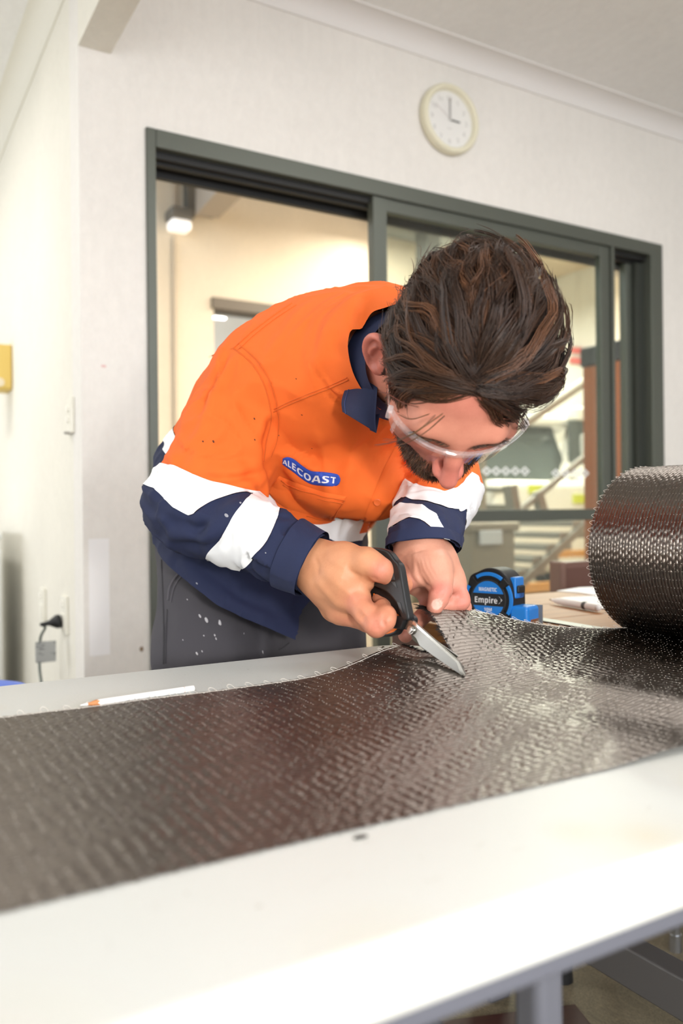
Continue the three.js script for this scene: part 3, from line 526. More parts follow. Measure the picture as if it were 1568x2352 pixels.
{ // leather chair
  const t = thing('leather_chair', 'chair with a brown leather back behind the wooden table', 'chair', V(2.02, 0, -1.95)), lm = M(0x62443b, 0.42), cm = M(0xb9bcc0, 0.2, { metalness: 0.9 });
  const shp = []; 
  mesh('backrest', rbox(0.47, 0.33, 0.045, 0.02, 0, 0.62, 0.14, 6), lm, t);
  mesh('piping', merge([rbox(0.022, 0.335, 0.055, 0.009, -0.225, 0.62, 0.145), rbox(0.022, 0.335, 0.055, 0.009, 0.225, 0.62, 0.145)]), M(0x75584c, 0.35), t);
  mesh('seat', rbox(0.46, 0.06, 0.42, 0.025, 0, 0.45, -0.12, 5), lm, t);
  for (const [x, z] of [[-0.2, 0.1], [0.2, 0.1], [-0.2, -0.3], [0.2, -0.3]]) mesh('leg', rod(V(x * 1.08, 0, z * 1.02), V(x, 0.46, z), 0.012, 14), cm, t);
}
{ // a second chair whose legs show below the table
  const f = onY(1291, 2250, 0.0), t = thing('stool', 'stool with black capped foot and chrome leg under the tables', 'stool', V(f.x, 0, f.z)), cm = M(0xb9bcc0, 0.2, { metalness: 0.9 }), bm = M(0x0d0d0e, 0.6);
  const q = onY(1551, 2183, 0.0); const dx = q.x - f.x, dz = q.z - f.z;
  const legs = [[0, 0], [dx, dz], [0.30, -0.16], [dx * 0.4, 0.30]];
  legs.forEach(([x, z], i) => { mesh('leg', rod(V(x, 0.03, z), V(x * 0.9 + 0.01, 0.44, z * 0.9), 0.011, 12), i === 1 ? cm : M(0x4d4f52, 0.4, { metalness: 0.4 }), t); mesh('foot_cap', new THREE.CylinderGeometry(i === 1 ? 0.0125 : 0.019, i === 1 ? 0.013 : 0.021, 0.036, 20).translate(x, 0.018, z), i === 1 ? cm : bm, t); });
  mesh('seat', rbox(0.36, 0.05, 0.36, 0.02, 0.15, 0.465, 0.0), M(0x3a2a26, 0.5), t);
}
{ // a board on the floor under the table
  const p = onY(1065, 2352, 0.02), t = thing('timber_board', 'reddish brown timber board on the floor below the table edge', 'board', V(p.x, 0, p.z + 0.06));
  t.rotation.y = -0.35;
  mesh('board', rbox(0.40, 0.022, 0.14, 0.003, 0, 0.0125, 0), M(0x5b2c17, 0.6, { map: woodTex }), t);
}
{ // steel rule, papers and pens on the wooden table
  const a = onY(1219, 1420, WY + 0.001), b = onY(1357, 1443, WY + 0.001), d = b.clone().sub(a).normalize(), n = V(-d.z, 0, d.x).multiplyScalar(-1);
  const t = thing('steel_rule', 'grey steel rule lying at the left end of the wooden table', 'ruler', a);
  t.applyMatrix4(new THREE.Matrix4()); t.rotation.y = Math.atan2(-d.z, d.x);
  mesh('blade', rbox(a.distanceTo(b) + 0.06, 0.0015, 0.028, 0.0005, a.distanceTo(b) / 2, 0.0012, 0), M(0x8f918f, 0.35, { metalness: 0.5 }), t);
  mesh('end_cap', rbox(0.012, 0.003, 0.029, 0.001, a.distanceTo(b) + 0.03, 0.0017, 0), M(0x77797a, 0.4), t);
}
function sheet(name, label, pts, y, mat, cat, curl = 0) {
  const s = shapeOf(pts.map(([px, py]) => { const p = onY(px, py, y); return [p.x, -p.z]; }));
  const g = new THREE.ExtrudeGeometry(s, { depth: 0.0012, bevelEnabled: false }).rotateX(-Math.PI / 2).translate(0, y, 0);
  return tag(mesh(name, g, mat), label, cat);
}
const paperM = M(0xeef0f0, 0.7);
sheet('paper_sheet', 'white paper sheet on the wooden table in front of the chair', [[1278, 1358], [1330, 1350], [1440, 1346], [1520, 1375], [1380, 1370], [1330, 1362]], WY + 0.0005, paperM, 'paper');
sheet('paper_sheet', 'stack of white paper on the wooden table under the pen', [[1275, 1376], [1300, 1372], [1460, 1365], [1560, 1400], [1400, 1402], [1360, 1395]], WY + 0.0005, M(0xe9ebeb, 0.7), 'paper');
{
  const a = onY(1262, 1377, WY + 0.009), b = onY(1420, 1404, WY + 0.009), t = thing('marker_pen', 'white marker pen lying on the papers of the wooden table', 'pen', a);
  t.quaternion.setFromUnitVectors(V(0, 1, 0), b.clone().sub(a).normalize());
  const wm = M(0xf1f1ee, 0.35);
  mesh('barrel', lathe([[0, 0.008], [0.0026, 0.008], [0.0062, 0.03], [0.0075, 0.05], [0.0075, 0.16], [0.006, 0.165], [0, 0.165]], 20), wm, t);
  mesh('nib', lathe([[0, 0], [0.0012, 0.0], [0.0026, 0.009], [0, 0.009]], 14), M(0x9a8a78, 0.5), t);
  mesh('band', lathe([[0.0076, 0.118], [0.0078, 0.119], [0.0078, 0.128], [0.0076, 0.129]], 20), M(0x3a3c3d, 0.4), t);
}
// ---------------------------------------------------------------- pencil
{
  const a = onY(184, 1620, TY + 0.0034), b = onY(444, 1581, TY + 0.0034), L = a.distanceTo(b);
  const t = thing('pencil', 'white pencil with a sharpened wooden tip on the white table', 'pencil', a);
  t.quaternion.setFromUnitVectors(V(0, 1, 0), b.clone().sub(a).normalize());
  const R = 0.0036, pm = M(0xf1f1ef, 0.3), t0 = 0.018;
  const pw = canvasTex(512, 64, (g) => { g.fillStyle = '#f3f3f1'; g.fillRect(0, 0, 512, 64); g.fillStyle = '#c9a15e'; g.font = 'italic 13px serif'; });
  mesh('barrel', new THREE.CylinderGeometry(R, R, L - t0 - 0.012, 6).translate(0, t0 + (L - t0 - 0.012) / 2, 0), pm, t);
  mesh('ring', new THREE.CylinderGeometry(R * 1.015, R * 1.015, 0.0006, 6).translate(0, L - 0.0118, 0), M(0xb0693f, 0.5), t);
  mesh('end_cap', new THREE.CylinderGeometry(R * 0.99, R, 0.0115, 6).translate(0, L - 0.0058, 0), pm, t);
  const wood = lathe([[0.0013, 0.0075], [0.0022, 0.012], [0.0034, t0 - 0.001], [R * 0.98, t0 + 0.001]], 24), wp = wood.attributes.position;
  for (let i = 0; i < wp.count; i++) if (wp.getY(i) > t0 - 0.002) wp.setY(i, wp.getY(i) + 0.0016 * Math.cos(6 * Math.atan2(wp.getZ(i), wp.getX(i))));
  mesh('wooden_tip', wood, M(0xc08050, 0.7), t);
  mesh('lead', lathe([[0, 0], [0.0005, 0.0004], [0.0014, 0.0078], [0, 0.0078]], 16), M(0xe9e7e4, 0.6), t);
  // gold lettering along the upper faces, as flat print
  const pr = canvasTex(1024, 64, (g) => { g.clearRect(0, 0, 1024, 64); g.fillStyle = '#b9853c'; g.font = 'italic 30px serif'; g.fillText('white marking pencil', 20, 42); g.fillText('drawing', 470, 42); g.font = '26px sans-serif'; g.fillText('4000', 760, 42); });
  const pg = new THREE.PlaneGeometry(L * 0.62, 0.0030).applyMatrix4(frame(V(0, L * 0.60, 0), V(0, 1, 0), V(0, 0, 1), V(1, 0, 0)));
  const up = V(0, 1, 0).applyQuaternion(t.quaternion.clone().invert()), sideA = Math.atan2(up.z, up.x);
  const face = Math.round((sideA - Math.PI / 6) / (Math.PI / 3)) * Math.PI / 3 + Math.PI / 6;
  pg.translate(R * 0.873, 0, 0).rotateY(-face);
  mesh('lettering', pg, M(0xffffff, 0.5, { map: pr, transparent: true }), t);
}
{ // dark scrap on the front of the table
  const p = onY(828, 1924, TY), g = new THREE.SphereGeometry(0.004, 12, 8).scale(1.3, 0.25, 0.6).translate(p.x, TY + 0.0004, p.z);
  tag(mesh('fibre_scrap', g, M(0x2a2622, 0.7)), 'small dark scrap on the white table in front of the sheet', 'scrap');
  const q = onY(876, 1489, TY); tag(mesh('fibre_scrap', extrude([[0, 0], [0.012, 0.002], [0.013, 0.005], [0.006, 0.003]], 0.001).rotateX(-Math.PI / 2).rotateY(0.5).translate(q.x, TY + 0.0003, q.z), M(0x4b3a25, 0.7)), 'tiny brown sliver on the table corner beside the scissors', 'scrap');
}
// ---------------------------------------------------------------- tape measure
{
  const c = P(1128, 1428, 1.385), y0 = WY, t = thing('tape_measure', 'blue and black tape measure with its face to the camera', 'tape measure', V(c.x, y0, c.z));
  // local: face looks along +z, mouth towards +x
  const toCam = Math.atan2(EYE.x - c.x, EYE.z - c.z);
  t.rotation.y = toCam - 0.52;
  const D = 0.044, blk = M(0x17181a, 0.55), blue = M(0x1d7fd6, 0.4), blueD = M(0x1463b0, 0.45), H = 0.093, W = 0.088;
  const out = [[-0.036, 0], [0.03, 0], [0.036, 0.006], [0.0365, 0.05], [0.031, 0.074], [0.016, 0.089], [-0.006, 0.0925], [-0.024, 0.086], [-0.039, 0.077], [-0.0445, 0.05], [-0.043, 0.03], [-0.038, 0.02]];
  t.scale.setScalar(1.07);
  const smooth = (pts) => new THREE.Shape(new THREE.SplineCurve([...pts, pts[0]].map((p) => new THREE.Vector2(...p))).getPoints(90));
  mesh('case', extrude(smooth(out), D - 0.006, 0.003).translate(0, 0, -D + 0.003), blk, t);
  const cy = 0.044, cx = -0.004, zf2 = 0.0;
  const faceTex = canvasTex(1024, 1024, (g) => {
    g.fillStyle = '#1b7bd2'; g.fillRect(0, 0, 1024, 1024); g.fillStyle = '#1c1d20'; g.fillRect(0, 350, 1024, 350); g.textAlign = 'center'; g.textBaseline = 'middle';
    g.fillStyle = '#e7e9ea'; g.font = 'bold 124px sans-serif'; g.save(); g.translate(500, 240); g.scale(0.9, 1.15); g.fillText('MAGNETIC', 0, 0); g.restore(); g.font = 'bold 130px sans-serif'; g.fillText('10M', 500, 800);
    g.font = 'bold 232px sans-serif'; g.textAlign = 'left'; g.save(); g.translate(62, 540); g.scale(0.94, 1); g.fillText('Empire', 0, 0); g.restore();
    g.beginPath(); g.moveTo(815, 395); g.lineTo(960, 520); g.lineTo(815, 640); g.arc(800, 520, 112, 1.2, -1.2, true); g.fill(); g.strokeStyle = '#1c1d20'; g.lineWidth = 12; g.beginPath(); g.moveTo(730, 510); g.lineTo(950, 520); g.moveTo(822, 410); g.lineTo(822, 630); g.stroke();
  });
  const dial = new THREE.CircleGeometry(0.0285, 64).translate(cx, cy, 0.0021); mesh('face_print', dial, M(0xffffff, 0.4, { map: faceTex }), t);
  const ringPart = (r0, r1, a0, a1, d, m, n) => { const s = new THREE.Shape(); s.absarc(cx, cy, r1, a0, a1, false); s.absarc(cx, cy, r0, a1, a0, true); mesh(n, new THREE.ExtrudeGeometry(s, { depth: d, bevelEnabled: true, bevelSize: 0.0008, bevelThickness: 0.0008, bevelSegments: 2, curveSegments: 24 }).translate(0, 0, 0), m, t); };
  ringPart(0.029, 0.0305, 0, Math.PI * 2, 0.0018, M(0x2a2c2f, 0.5), 'bezel');
  for (const [a0, a1] of [[0.95, 2.1], [-0.55, 0.55], [2.65, 3.75], [4.0, 5.3]]) { ringPart(0.0375, 0.0415, a0, a1, 0.0022, blue, 'blue_arc'); ringPart(0.0318, 0.0365, a0 + 0.05, a1 - 0.05, 0.001, M(0x0f1012, 0.6), 'dark_arc'); }
  for (const a of [0.75, 2.38, 3.88, 5.52]) { const g = rbox(0.0135, 0.012, 0.004, 0.001).rotateZ(a).translate(cx + 0.0365 * Math.cos(a), cy + 0.0365 * Math.sin(a), 0.001); mesh('clamp_lug', g, M(0x1a1b1d, 0.5), t); }
  // lock window and button on the narrow side above the mouth
  mesh('lock_panel', bx(0.0275, 0.0385, 0.046, 0.079, -D + 0.008, -0.008, 0.003), blue, t);
  mesh('lock_button', bx(0.033, 0.0425, 0.054, 0.066, -D + 0.011, -0.011, 0.003), blk, t);
  mesh('lock_slide', bx(0.036, 0.0400, 0.048, 0.056, -D + 0.013, -0.020, 0.001), M(0x0f4f90, 0.5), t);
  mesh('mouth', merge([rbox(0.032, 0.036, D - 0.004, 0.006, 0.047, 0.018, -D / 2 + 0.003)]), blue, t);
  mesh('mouth_slot', bx(0.0605, 0.0635, 0.003, 0.016, -D + 0.010, -0.008, 0.001), M(0x8a5a3c, 0.4, { metalness: 0.3 }), t);
  const hk = M(0xc9c4ba, 0.25, { metalness: 0.8 });
  mesh('hook', merge([bx(0.0636, 0.0652, 0.0, 0.013, -D + 0.012, -D + 0.017), bx(0.0636, 0.0652, 0.0, 0.013, -0.016, -0.011), bx(0.0636, 0.0652, 0.0, 0.004, -D + 0.012, -0.011), new THREE.CylinderGeometry(0.002, 0.002, 0.004, 12).rotateZ(Math.PI / 2).translate(0.0645, 0.008, -D / 2)]), hk, t);
  mesh('belt_clip', merge([bx(0.02, 0.060, 0.002, 0.034, -D - 0.011, -D - 0.0095), bx(0.02, 0.034, 0.028, 0.034, -D - 0.010, -D + 0.002)]), M(0xb5b4ae, 0.35, { metalness: 0.6 }), t);
}
// ---------------------------------------------------------------- the carbon fibre sheet and its roll
const FZ0 = -0.880, FZ1 = -0.447, RR = 0.128, RX = 1.065, RY = WY + 0.003 + RR, PITZ = 0.0052, PITX = 0.0112;
const ctip = onY(1066, 1551, 0.752), cutL = onZ(925, 1483, FZ0), cutR = onZ(966, 1398, FZ0);
const cz = ctip.z;                                               // the slit runs from the far edge to here
const cutX = (z, right) => { const t = clamp((cz - z) / (cz - FZ0), 0, 1); return mix(ctip.x, right ? cutR.x : cutL.x, t); };
const bump = (x, c, w) => Math.exp(-(((x - c) / w) ** 2));
const ra = onY(1010, 1490, 0.76), rb = onY(1568, 1590, 0.76), rd = rb.clone().sub(ra).normalize();
function sheetY(x, z, right) {
  const far = clamp((FZ1 - z) / (FZ1 - FZ0), 0, 1);
  let y = TY + 0.0004;
  const u = x - cutX(z, right);
  const L = (0.028 * bump(u, 0, 0.085)) * Math.pow(sstep(cz + 0.10, FZ0, z), 1.1);
  const Rr = (cutR.y - TY) * (0.62 * bump(u, 0.0, 0.16) + 0.38 * bump(u, 0, 0.40)) * Math.pow(sstep(cz + 0.09, FZ0, z), 1.25);
  const open = sstep(cz, FZ0 + 0.03, z), wd = 0.05 * sstep(cz, cz + 0.06, z), side = z < cz ? (right ? 1 : 0) : sstep(-wd - 1e-4, wd + 1e-4, u);
  y += mix(mix(L, Rr, 0.5 + 0.5 * sstep(-0.12, 0.12, u) - 0.25), mix(L, Rr, side), z < cz ? open : 0);
  // soft folds running from the cut to the roll
  const w = (x - ra.x) * -rd.z + (z - ra.z) * rd.x, s = (x - ra.x) * rd.x + (z - ra.z) * rd.z;
  y += 0.010 * bump(w, 0.0, 0.055) * sstep(-0.02, 0.34, s) + 0.005 * bump(w, 0.13, 0.06) * sstep(0.0, 0.4, s);
  y += 0.0062 * sstep(0.58, 0.84, x) + (0.0006 * n2(x * 7, z * 9) + 0.0006) * (0.4 + 0.4 * far);
  return y;
}
const tow = (s, q, lying) => {                                           // s along the fibre, q across: the bulge of each tow cell, pinched by the stitches
  const row = Math.floor(q / PITZ), fq = q / PITZ - row, fs = s / PITX + (row & 1 ? 0.5 : 0) + 0.13 * Math.sin(row * 12.9898 + 3 * Math.sin(row * 7.3));
  const c = Math.floor(fs), g = fs - c, pin = Math.pow(Math.sin(Math.PI * g), 0.7), k = Math.sin(row * 78.233 + c * 37.719) * 0.5 + 0.5, k2 = Math.sin(row * 41.17 + c * 19.31);
  const e = (2 * fq - 1 - 0.22 * (g - 0.5) - 0.06 * k2) / (0.74 + 0.24 * pin), a = Math.max(0, 1 - e * e);
  if (lying) { const f = 1 - Math.min(1, Math.abs(e)) ** 5; return f * (0.75 + 0.25 * pin) * 0.55 + f * (k2 * 1.4 + 0.4 * Math.sin(c * 3.7 + row)) * (g - 0.5); }   // pressed flat, each cell tipped its own way
  return mix(a, Math.sqrt(a), 0.7) * (0.45 + 0.55 * pin) * (0.86 + 0.28 * k) + Math.sqrt(a) * 0.55 * k2 * 0.5 * (g - 0.5);
};
const TOWA = 0.0008, TOWR = 0.0013;
const QS = [0, 0.045, 0.13, 0.3, 0.5, 0.7, 0.87, 0.955], NT = Math.ceil((FZ1 - FZ0) / PITZ);   // rows of points crowd at the edges of each tow
function towSheet(s0, s1, at, ns, nq, amp = TOWA) {
  const lying = amp === TOWA;
  nq = NT * QS.length;                            // at(sFrac, z) -> [s, point, normal]
  const pos = new Float32Array((ns + 1) * (nq + 1) * 3), uv = new Float32Array((ns + 1) * (nq + 1) * 2), ind = [];
  for (let j = 0, o = 0; j <= nq; j++) for (let i = 0; i <= ns; i++, o++) {
    const z = Math.min(FZ1, FZ0 + (Math.floor(j / QS.length) + QS[j % QS.length]) * PITZ) + (j === nq ? 0.0016 * n2(i * 0.7, 3) : j === nq - 1 ? 0.0008 * n2(i * 0.7, 3) : 0), [s, p, n] = at(i / ns, z), h = amp * tow(s, z - FZ0, lying);
    pos[3 * o] = p[0] + n[0] * h; pos[3 * o + 1] = p[1] + n[1] * h; pos[3 * o + 2] = p[2] + n[2] * h; uv[2 * o] = z; uv[2 * o + 1] = s;
    if (i < ns && j < nq) { const a = o, b = o + 1, c = o + ns + 1, d = c + 1; ind.push(a, c, b, b, c, d); }
  }
  const g = new THREE.BufferGeometry(); g.setAttribute('position', new THREE.BufferAttribute(pos, 3)); g.setAttribute('uv', new THREE.BufferAttribute(uv, 2)); g.setIndex(ind); g.computeVertexNormals(); return g;
}
// bundles of filaments within a tow: ridges about a millimetre apart, drawn out along the fibre
const fibTex = dataTex(1024, (u, v) => { const w = u * 22 + 0.5 * tn(u, v, 6); return 0.5 + 0.34 * Math.sin(2 * Math.PI * w) + 0.16 * tn(u, v, 30, 2) + 0.10 * Math.sin(2 * Math.PI * (u * 57 + 0.4 * tn(u, v, 9, 4))); }, false);
fibTex.repeat.set(40, 14);
const fibreM = new THREE.MeshPhysicalMaterial({ color: 0x746d67, roughness: 0.30, metalness: 1.0, anisotropy: 1.0, bumpMap: fibTex, bumpScale: 0.00005, specularIntensity: 1 });
const threadM = M(0xd8d2c8, 0.55);
const fab = thing('carbon_fibre_sheet', 'black carbon fibre sheet with white stitching spread over the white table', 'fabric');
const XL = -0.06, XRoll = RX;
const flat = (right) => (t, z) => { const c = cutX(z, right), x = right ? mix(c, XRoll, t) : mix(XL, c, t), e = 0.002, y = sheetY(x, z, right), a = sheetY(x + e, z, right) - sheetY(x - e, z, right), b = sheetY(x, z + e, right) - sheetY(x, z - e, right), n = [-a / (2 * e), 1, -b / (2 * e)], l = Math.hypot(...n); return [x, [x, y, z], n.map((v) => v / l)]; };
mesh('cut_piece', towSheet(0, 1, flat(false), 320, 600), fibreM, fab);
mesh('held_piece', towSheet(0, 1, flat(true), 215, 600), fibreM, fab);
// underside edge of the sheet at the slit and along the far edge: frayed tow ends
const dot = new THREE.SphereGeometry(1, 6, 4);
function stitches(parent, list) {
  const m = shade(new THREE.InstancedMesh(dot, threadM, list.length)); m.name = 'stitches'; m.userData.kind = 'stuff'; const o = new THREE.Object3D();
  list.forEach(([p, n, sx, sz, a], i) => { o.position.set(...p); o.quaternion.setFromUnitVectors(V(0, 1, 0), V(...n)); o.rotateY(a); o.scale.set(sx, 0.00022, sz); o.updateMatrix(); m.setMatrixAt(i, o.matrix); });
  parent.add(m); return m;
}
{
  const list = [], r = rng(77);
  for (let i = Math.ceil(XL / PITX); i * PITX < XRoll - 0.01; i++) for (let j = 1; j * PITZ < FZ1 - FZ0; j++) {
    const z = FZ0 + j * PITZ + 0.0006 * (r() - 0.5), x = (i + (j & 1 ? 0.5 : 0) * 0) * PITX + 0.0012 * (r() - 0.5) + 0.002 * n2(i * 0.31, z * 9), right = x > cutX(z, true) - (z > cz ? 0.0 : 0);
    if (r() < 0.45 || (z < cz && x > cutX(z, false) - 0.002 && x < cutX(z, true) + 0.002)) continue;
    const [, p, n] = flat(right)(right ? (x - cutX(z, true)) / (XRoll - cutX(z, true)) : (x - XL) / (cutX(z, false) - XL), z);
    list.push([p.map((v, q) => v + n[q] * 0.00035), n, 0.00032 + 0.00015 * r(), 0.0005 + 0.0005 * r(), 0.3 * (r() - 0.5)]);
  }
  stitches(fab, list);
  // looped thread along the far selvedge
  const loops = [], fr = [], rr = rng(5);
  for (const right of [false, true]) {
    const line = [];
    for (let x = right ? cutR.x + 0.012 : 0.05; x < (right ? XRoll - 0.02 : cutL.x - 0.004); x += 0.0225 / 2) {
      const yy = (z) => sheetY(x, z, right) + 0.0011; line.push(V(x, yy(FZ0 + 0.0075) , FZ0 + 0.0075 + 0.0008 * (rr() - 0.5)));
      const k = Math.round(x / 0.01125) & 1;
      if (!k) { const w = 0.0026 + 0.0012 * rr(), up = 0.001 + 0.0024 * rr(), ov = 0.0014 + 0.0014 * rr(); loops.push(tube([V(x - w, yy(FZ0 + 0.0075), FZ0 + 0.0075), V(x - w * 1.1, yy(FZ0) + up * 0.6, FZ0 + 0.001), V(x - w * 0.3, yy(FZ0) + up, FZ0 - ov), V(x + w * 0.7, yy(FZ0) + up * 0.7, FZ0 - ov * 0.5), V(x + w * 1.2, yy(FZ0 + 0.004), FZ0 + 0.004), V(x + w * 1.3, yy(FZ0 + 0.0075), FZ0 + 0.0085)], 0.00028, 18, 5)); }
      else loops.push(tube([V(x - 0.002, yy(FZ0 + 0.0075), FZ0 + 0.0075), V(x - 0.001, yy(FZ0 + 0.010), FZ0 + 0.0105), V(x + 0.002, yy(FZ0 + 0.0075), FZ0 + 0.0075), V(x + 0.003, yy(FZ0 + 0.010), FZ0 + 0.0108)], 0.00026, 10, 5));
    }
    loops.push(tube(line, 0.0003, line.length * 2, 5));
  }
  const sm = mesh('edge_stitching', merge(loops), threadM, fab); sm.userData.kind = 'stuff';
  // short fibre ends along the cut
  const nOf = (x, z, right) => sheetY(x, z, right);
  for (const right of [false, true]) for (let i = 0; i < 230; i++) {
    const z = mix(FZ0, cz - 0.004, rr()), c = cutX(z, right), s = right ? -1 : 1, l = 0.001 + (right ? 0.006 : 0.004) * rr() * (0.4 + sstep(cz, FZ0, z)), y = nOf(c, z, right);
    fr.push(rod(V(c - s * 0.003, y + 0.0003, z), V(c + s * l, y + 0.003 * (rr() - 0.35) * (right ? 1.6 : 1), z + 0.004 * (rr() - 0.5)), 0.00035, 4, 0.00012));
  }
  for (let i = 0; i < 26; i++) { const z = FZ0 + 0.012 * rr(), x = cutR.x + 0.004 * rr(); fr.push(rod(V(x + 0.004, nOf(x, z, true), z), V(x - 0.004 - 0.010 * rr(), nOf(x, z, true) + 0.006 * rr() - 0.001, z - 0.006 * rr()), 0.0006, 5, 0.0002)); }
  const fe = mesh('frayed_ends', merge(fr), M(0x15120f, 0.45, { metalness: 0.3 }), fab); fe.userData.kind = 'stuff';
}
{
  const t = thing('fibre_roll', 'thick roll of black carbon fibre standing at the right edge', 'roll', V(RX, RY, (FZ0 + FZ1) / 2)), zc = (FZ0 + FZ1) / 2;
  const rollAt = (tt, z) => { const s = tt * 2 * Math.PI * RR, a = -Math.PI / 2 - s / RR, w = 0.0012 * n2(s * 5, z * 8); const n = [Math.cos(a), Math.sin(a), 0]; return [s, [(RR + w) * n[0], (RR + w) * n[1], z - zc], n]; };
  mesh('outer_layer', towSheet(0, 1, rollAt, 372, 600, TOWR), fibreM, t);
  const ring = []; for (let k = 0; k < 12; k++) { const r1 = RR - 0.001 - k * 0.0045; ring.push(lathe([[r1 - 0.0036, FZ0 - zc + 0.001 + 0.0006 * (k % 3)], [r1, FZ0 - zc + 0.001], [r1, FZ1 - zc - 0.001], [r1 - 0.0036, FZ1 - zc - 0.001 - 0.0006 * (k % 3)]], 64).rotateX(Math.PI / 2)); }
  mesh('inner_layers', merge(ring), M(0x171412, 0.5, { metalness: 0.3 }), t);
  mesh('core', lathe([[0.062, FZ0 - zc + 0.002], [0.072, FZ0 - zc + 0.002], [0.072, FZ1 - zc - 0.002], [0.062, FZ1 - zc - 0.002], [0.062, FZ0 - zc + 0.002]], 48).rotateX(Math.PI / 2), M(0x9a7b58, 0.8), t);
  const list = [], r = rng(78), n = Math.round(2 * Math.PI * RR / PITX);
  for (let i = 0; i < n; i++) for (let j = 1; j * PITZ < FZ1 - FZ0; j++) { if (r() < 0.06) continue; const z = FZ0 + j * PITZ, s = (i / n + 0.006 * n2(z * 14, 2.2)) % 1; const [, p, nn] = rollAt(s, z + 0.0004 * (r() - 0.5)); list.push([p.map((v, q) => v + nn[q] * 0.0004), nn, 0.0004, 0.0007 + 0.0003 * r(), 0.2 * (r() - 0.5)]); }
  stitches(t, list);
  const loops = []; for (let i = 0; i < n; i++) { const a = i / n * 2 * Math.PI, w = 0.003 / RR, q = (da, rr, z) => V((RR + rr) * Math.cos(a + da), (RR + rr) * Math.sin(a + da), z - zc); loops.push(tube([q(-w, 0.0008, FZ0 + 0.007), q(-w, 0.0016, FZ0 + 0.001), q(0, 0.0022 + 0.001 * r(), FZ0 - 0.002), q(w, 0.001, FZ0 + 0.004)], 0.00028, 10, 4)); }
  mesh('edge_stitching', merge(loops), threadM, t).userData.kind = 'stuff';
}
// ---------------------------------------------------------------- the man: skeleton
const J = {
  pel: P(598, 1215, 1.50), waist: P(628, 1095, 1.47), rib: P(694, 975, 1.39), chest: P(772, 880, 1.305), neck: P(868, 815, 1.17),
  shR: P(612, 885, 1.285), elR: P(449, 1160, 1.235), wrR: P(716, 1296, 1.085),
  shL: P(985, 895, 1.46), elL: P(1000, 1128, 1.355), wrL: P(968, 1262, 1.125),
};
const man = thing('person', 'man in an orange and navy work shirt bending over the table to cut the sheet', 'person', null);
// torso: rings along the spine with half width and half depth
const LAT = J.shL.clone().sub(J.shR).normalize();
const torsoRings = [[J.pel, 0.188, 0.125], [J.waist, 0.203, 0.132], [J.rib, 0.206, 0.142], [J.chest, 0.196, 0.136], [J.neck, 0.100, 0.085], [P(940, 842, 1.11), 0.076, 0.070]].map(([c, a, b]) => ({ c, a, b }));
function tubeField(rings, lateral, endR = 0.06) {
  const n = rings.length, T = rings.map((r, i) => rings[Math.min(i + 1, n - 1)].c.clone().sub(rings[Math.max(i - 1, 0)].c).normalize());
  const Lx = T.map((t) => lateral.clone().addScaledVector(t, -lateral.dot(t)).normalize()), N = T.map((t, i) => Lx[i].clone().cross(t).normalize());
  const A = new Float64Array(n * 11); rings.forEach((r, i) => { A.set([r.c.x, r.c.y, r.c.z, Lx[i].x, Lx[i].y, Lx[i].z, N[i].x, N[i].y, N[i].z, r.a, r.b], i * 11); });
  const f = (x, y, z) => {
    let best = 1e9, bi = 0, bt = 0, over = 0;
    for (let i = 0; i + 1 < n; i++) {
      const o = i * 11, q = o + 11, dx = A[q] - A[o], dy = A[q + 1] - A[o + 1], dz = A[q + 2] - A[o + 2], l2 = dx * dx + dy * dy + dz * dz, tr = ((x - A[o]) * dx + (y - A[o + 1]) * dy + (z - A[o + 2]) * dz) / l2, t = clamp(tr, 0, 1);
      const ex = x - A[o] - dx * t, ey = y - A[o + 1] - dy * t, ez = z - A[o + 2] - dz * t, d = ex * ex + ey * ey + ez * ez;
      if (d < best) { best = d; bi = i; bt = t; over = (i === 0 && tr < 0) ? -tr * Math.sqrt(l2) : (i === n - 2 && tr > 1) ? (tr - 1) * Math.sqrt(l2) : 0; }
    }
    const o = bi * 11, q = o + 11, m = (k) => A[o + k] + (A[q + k] - A[o + k]) * bt, ex = x - m(0), ey = y - m(1), ez = z - m(2);
    const u = ex * m(3) + ey * m(4) + ez * m(5), v = ex * m(6) + ey * m(7) + ez * m(8), a = m(9), b = m(10), w = over;
    const k1 = Math.sqrt((u / a) ** 2 + (v / b) ** 2 + (w / endR) ** 2), k2 = Math.sqrt((u / (a * a)) ** 2 + (v / (b * b)) ** 2 + (w / (endR * endR)) ** 2);
    f.s = bi + bt; f.u = u; f.v = v;
    return k2 > 1e-6 ? k1 * (k1 - 1) / k2 : -Math.min(a, b);
  };
  return f;
}
const torsoF = tubeField(torsoRings, LAT);
// the skirt of the shirt hanging down at the waist
const hemA = P(600, 1190, 1.47), hemB = P(610, 1480, 1.40);
const skirtF = tubeField([{ c: P(615, 1080, 1.46), a: 0.196, b: 0.135 }, { c: P(605, 1200, 1.46), a: 0.192, b: 0.14 }, { c: P(600, 1330, 1.44), a: 0.186, b: 0.142 }, { c: P(600, 1480, 1.42), a: 0.184, b: 0.138 }], V(1, 0, -0.08).normalize());
const yokeR = coneV(J.shR, P(770, 830, 1.28), 0.070, 0.084), yokeL = coneV(J.shL, P(860, 800, 1.33), 0.074, 0.095), trapF = coneV(P(740, 830, 1.29), P(905, 805, 1.18), 0.078, 0.068);
const hump = coneV(P(700, 835, 1.34), P(880, 765, 1.27), 0.064, 0.066), belly = coneV(P(800, 1105, 1.30), P(860, 1125, 1.30), 0.062, 0.052);
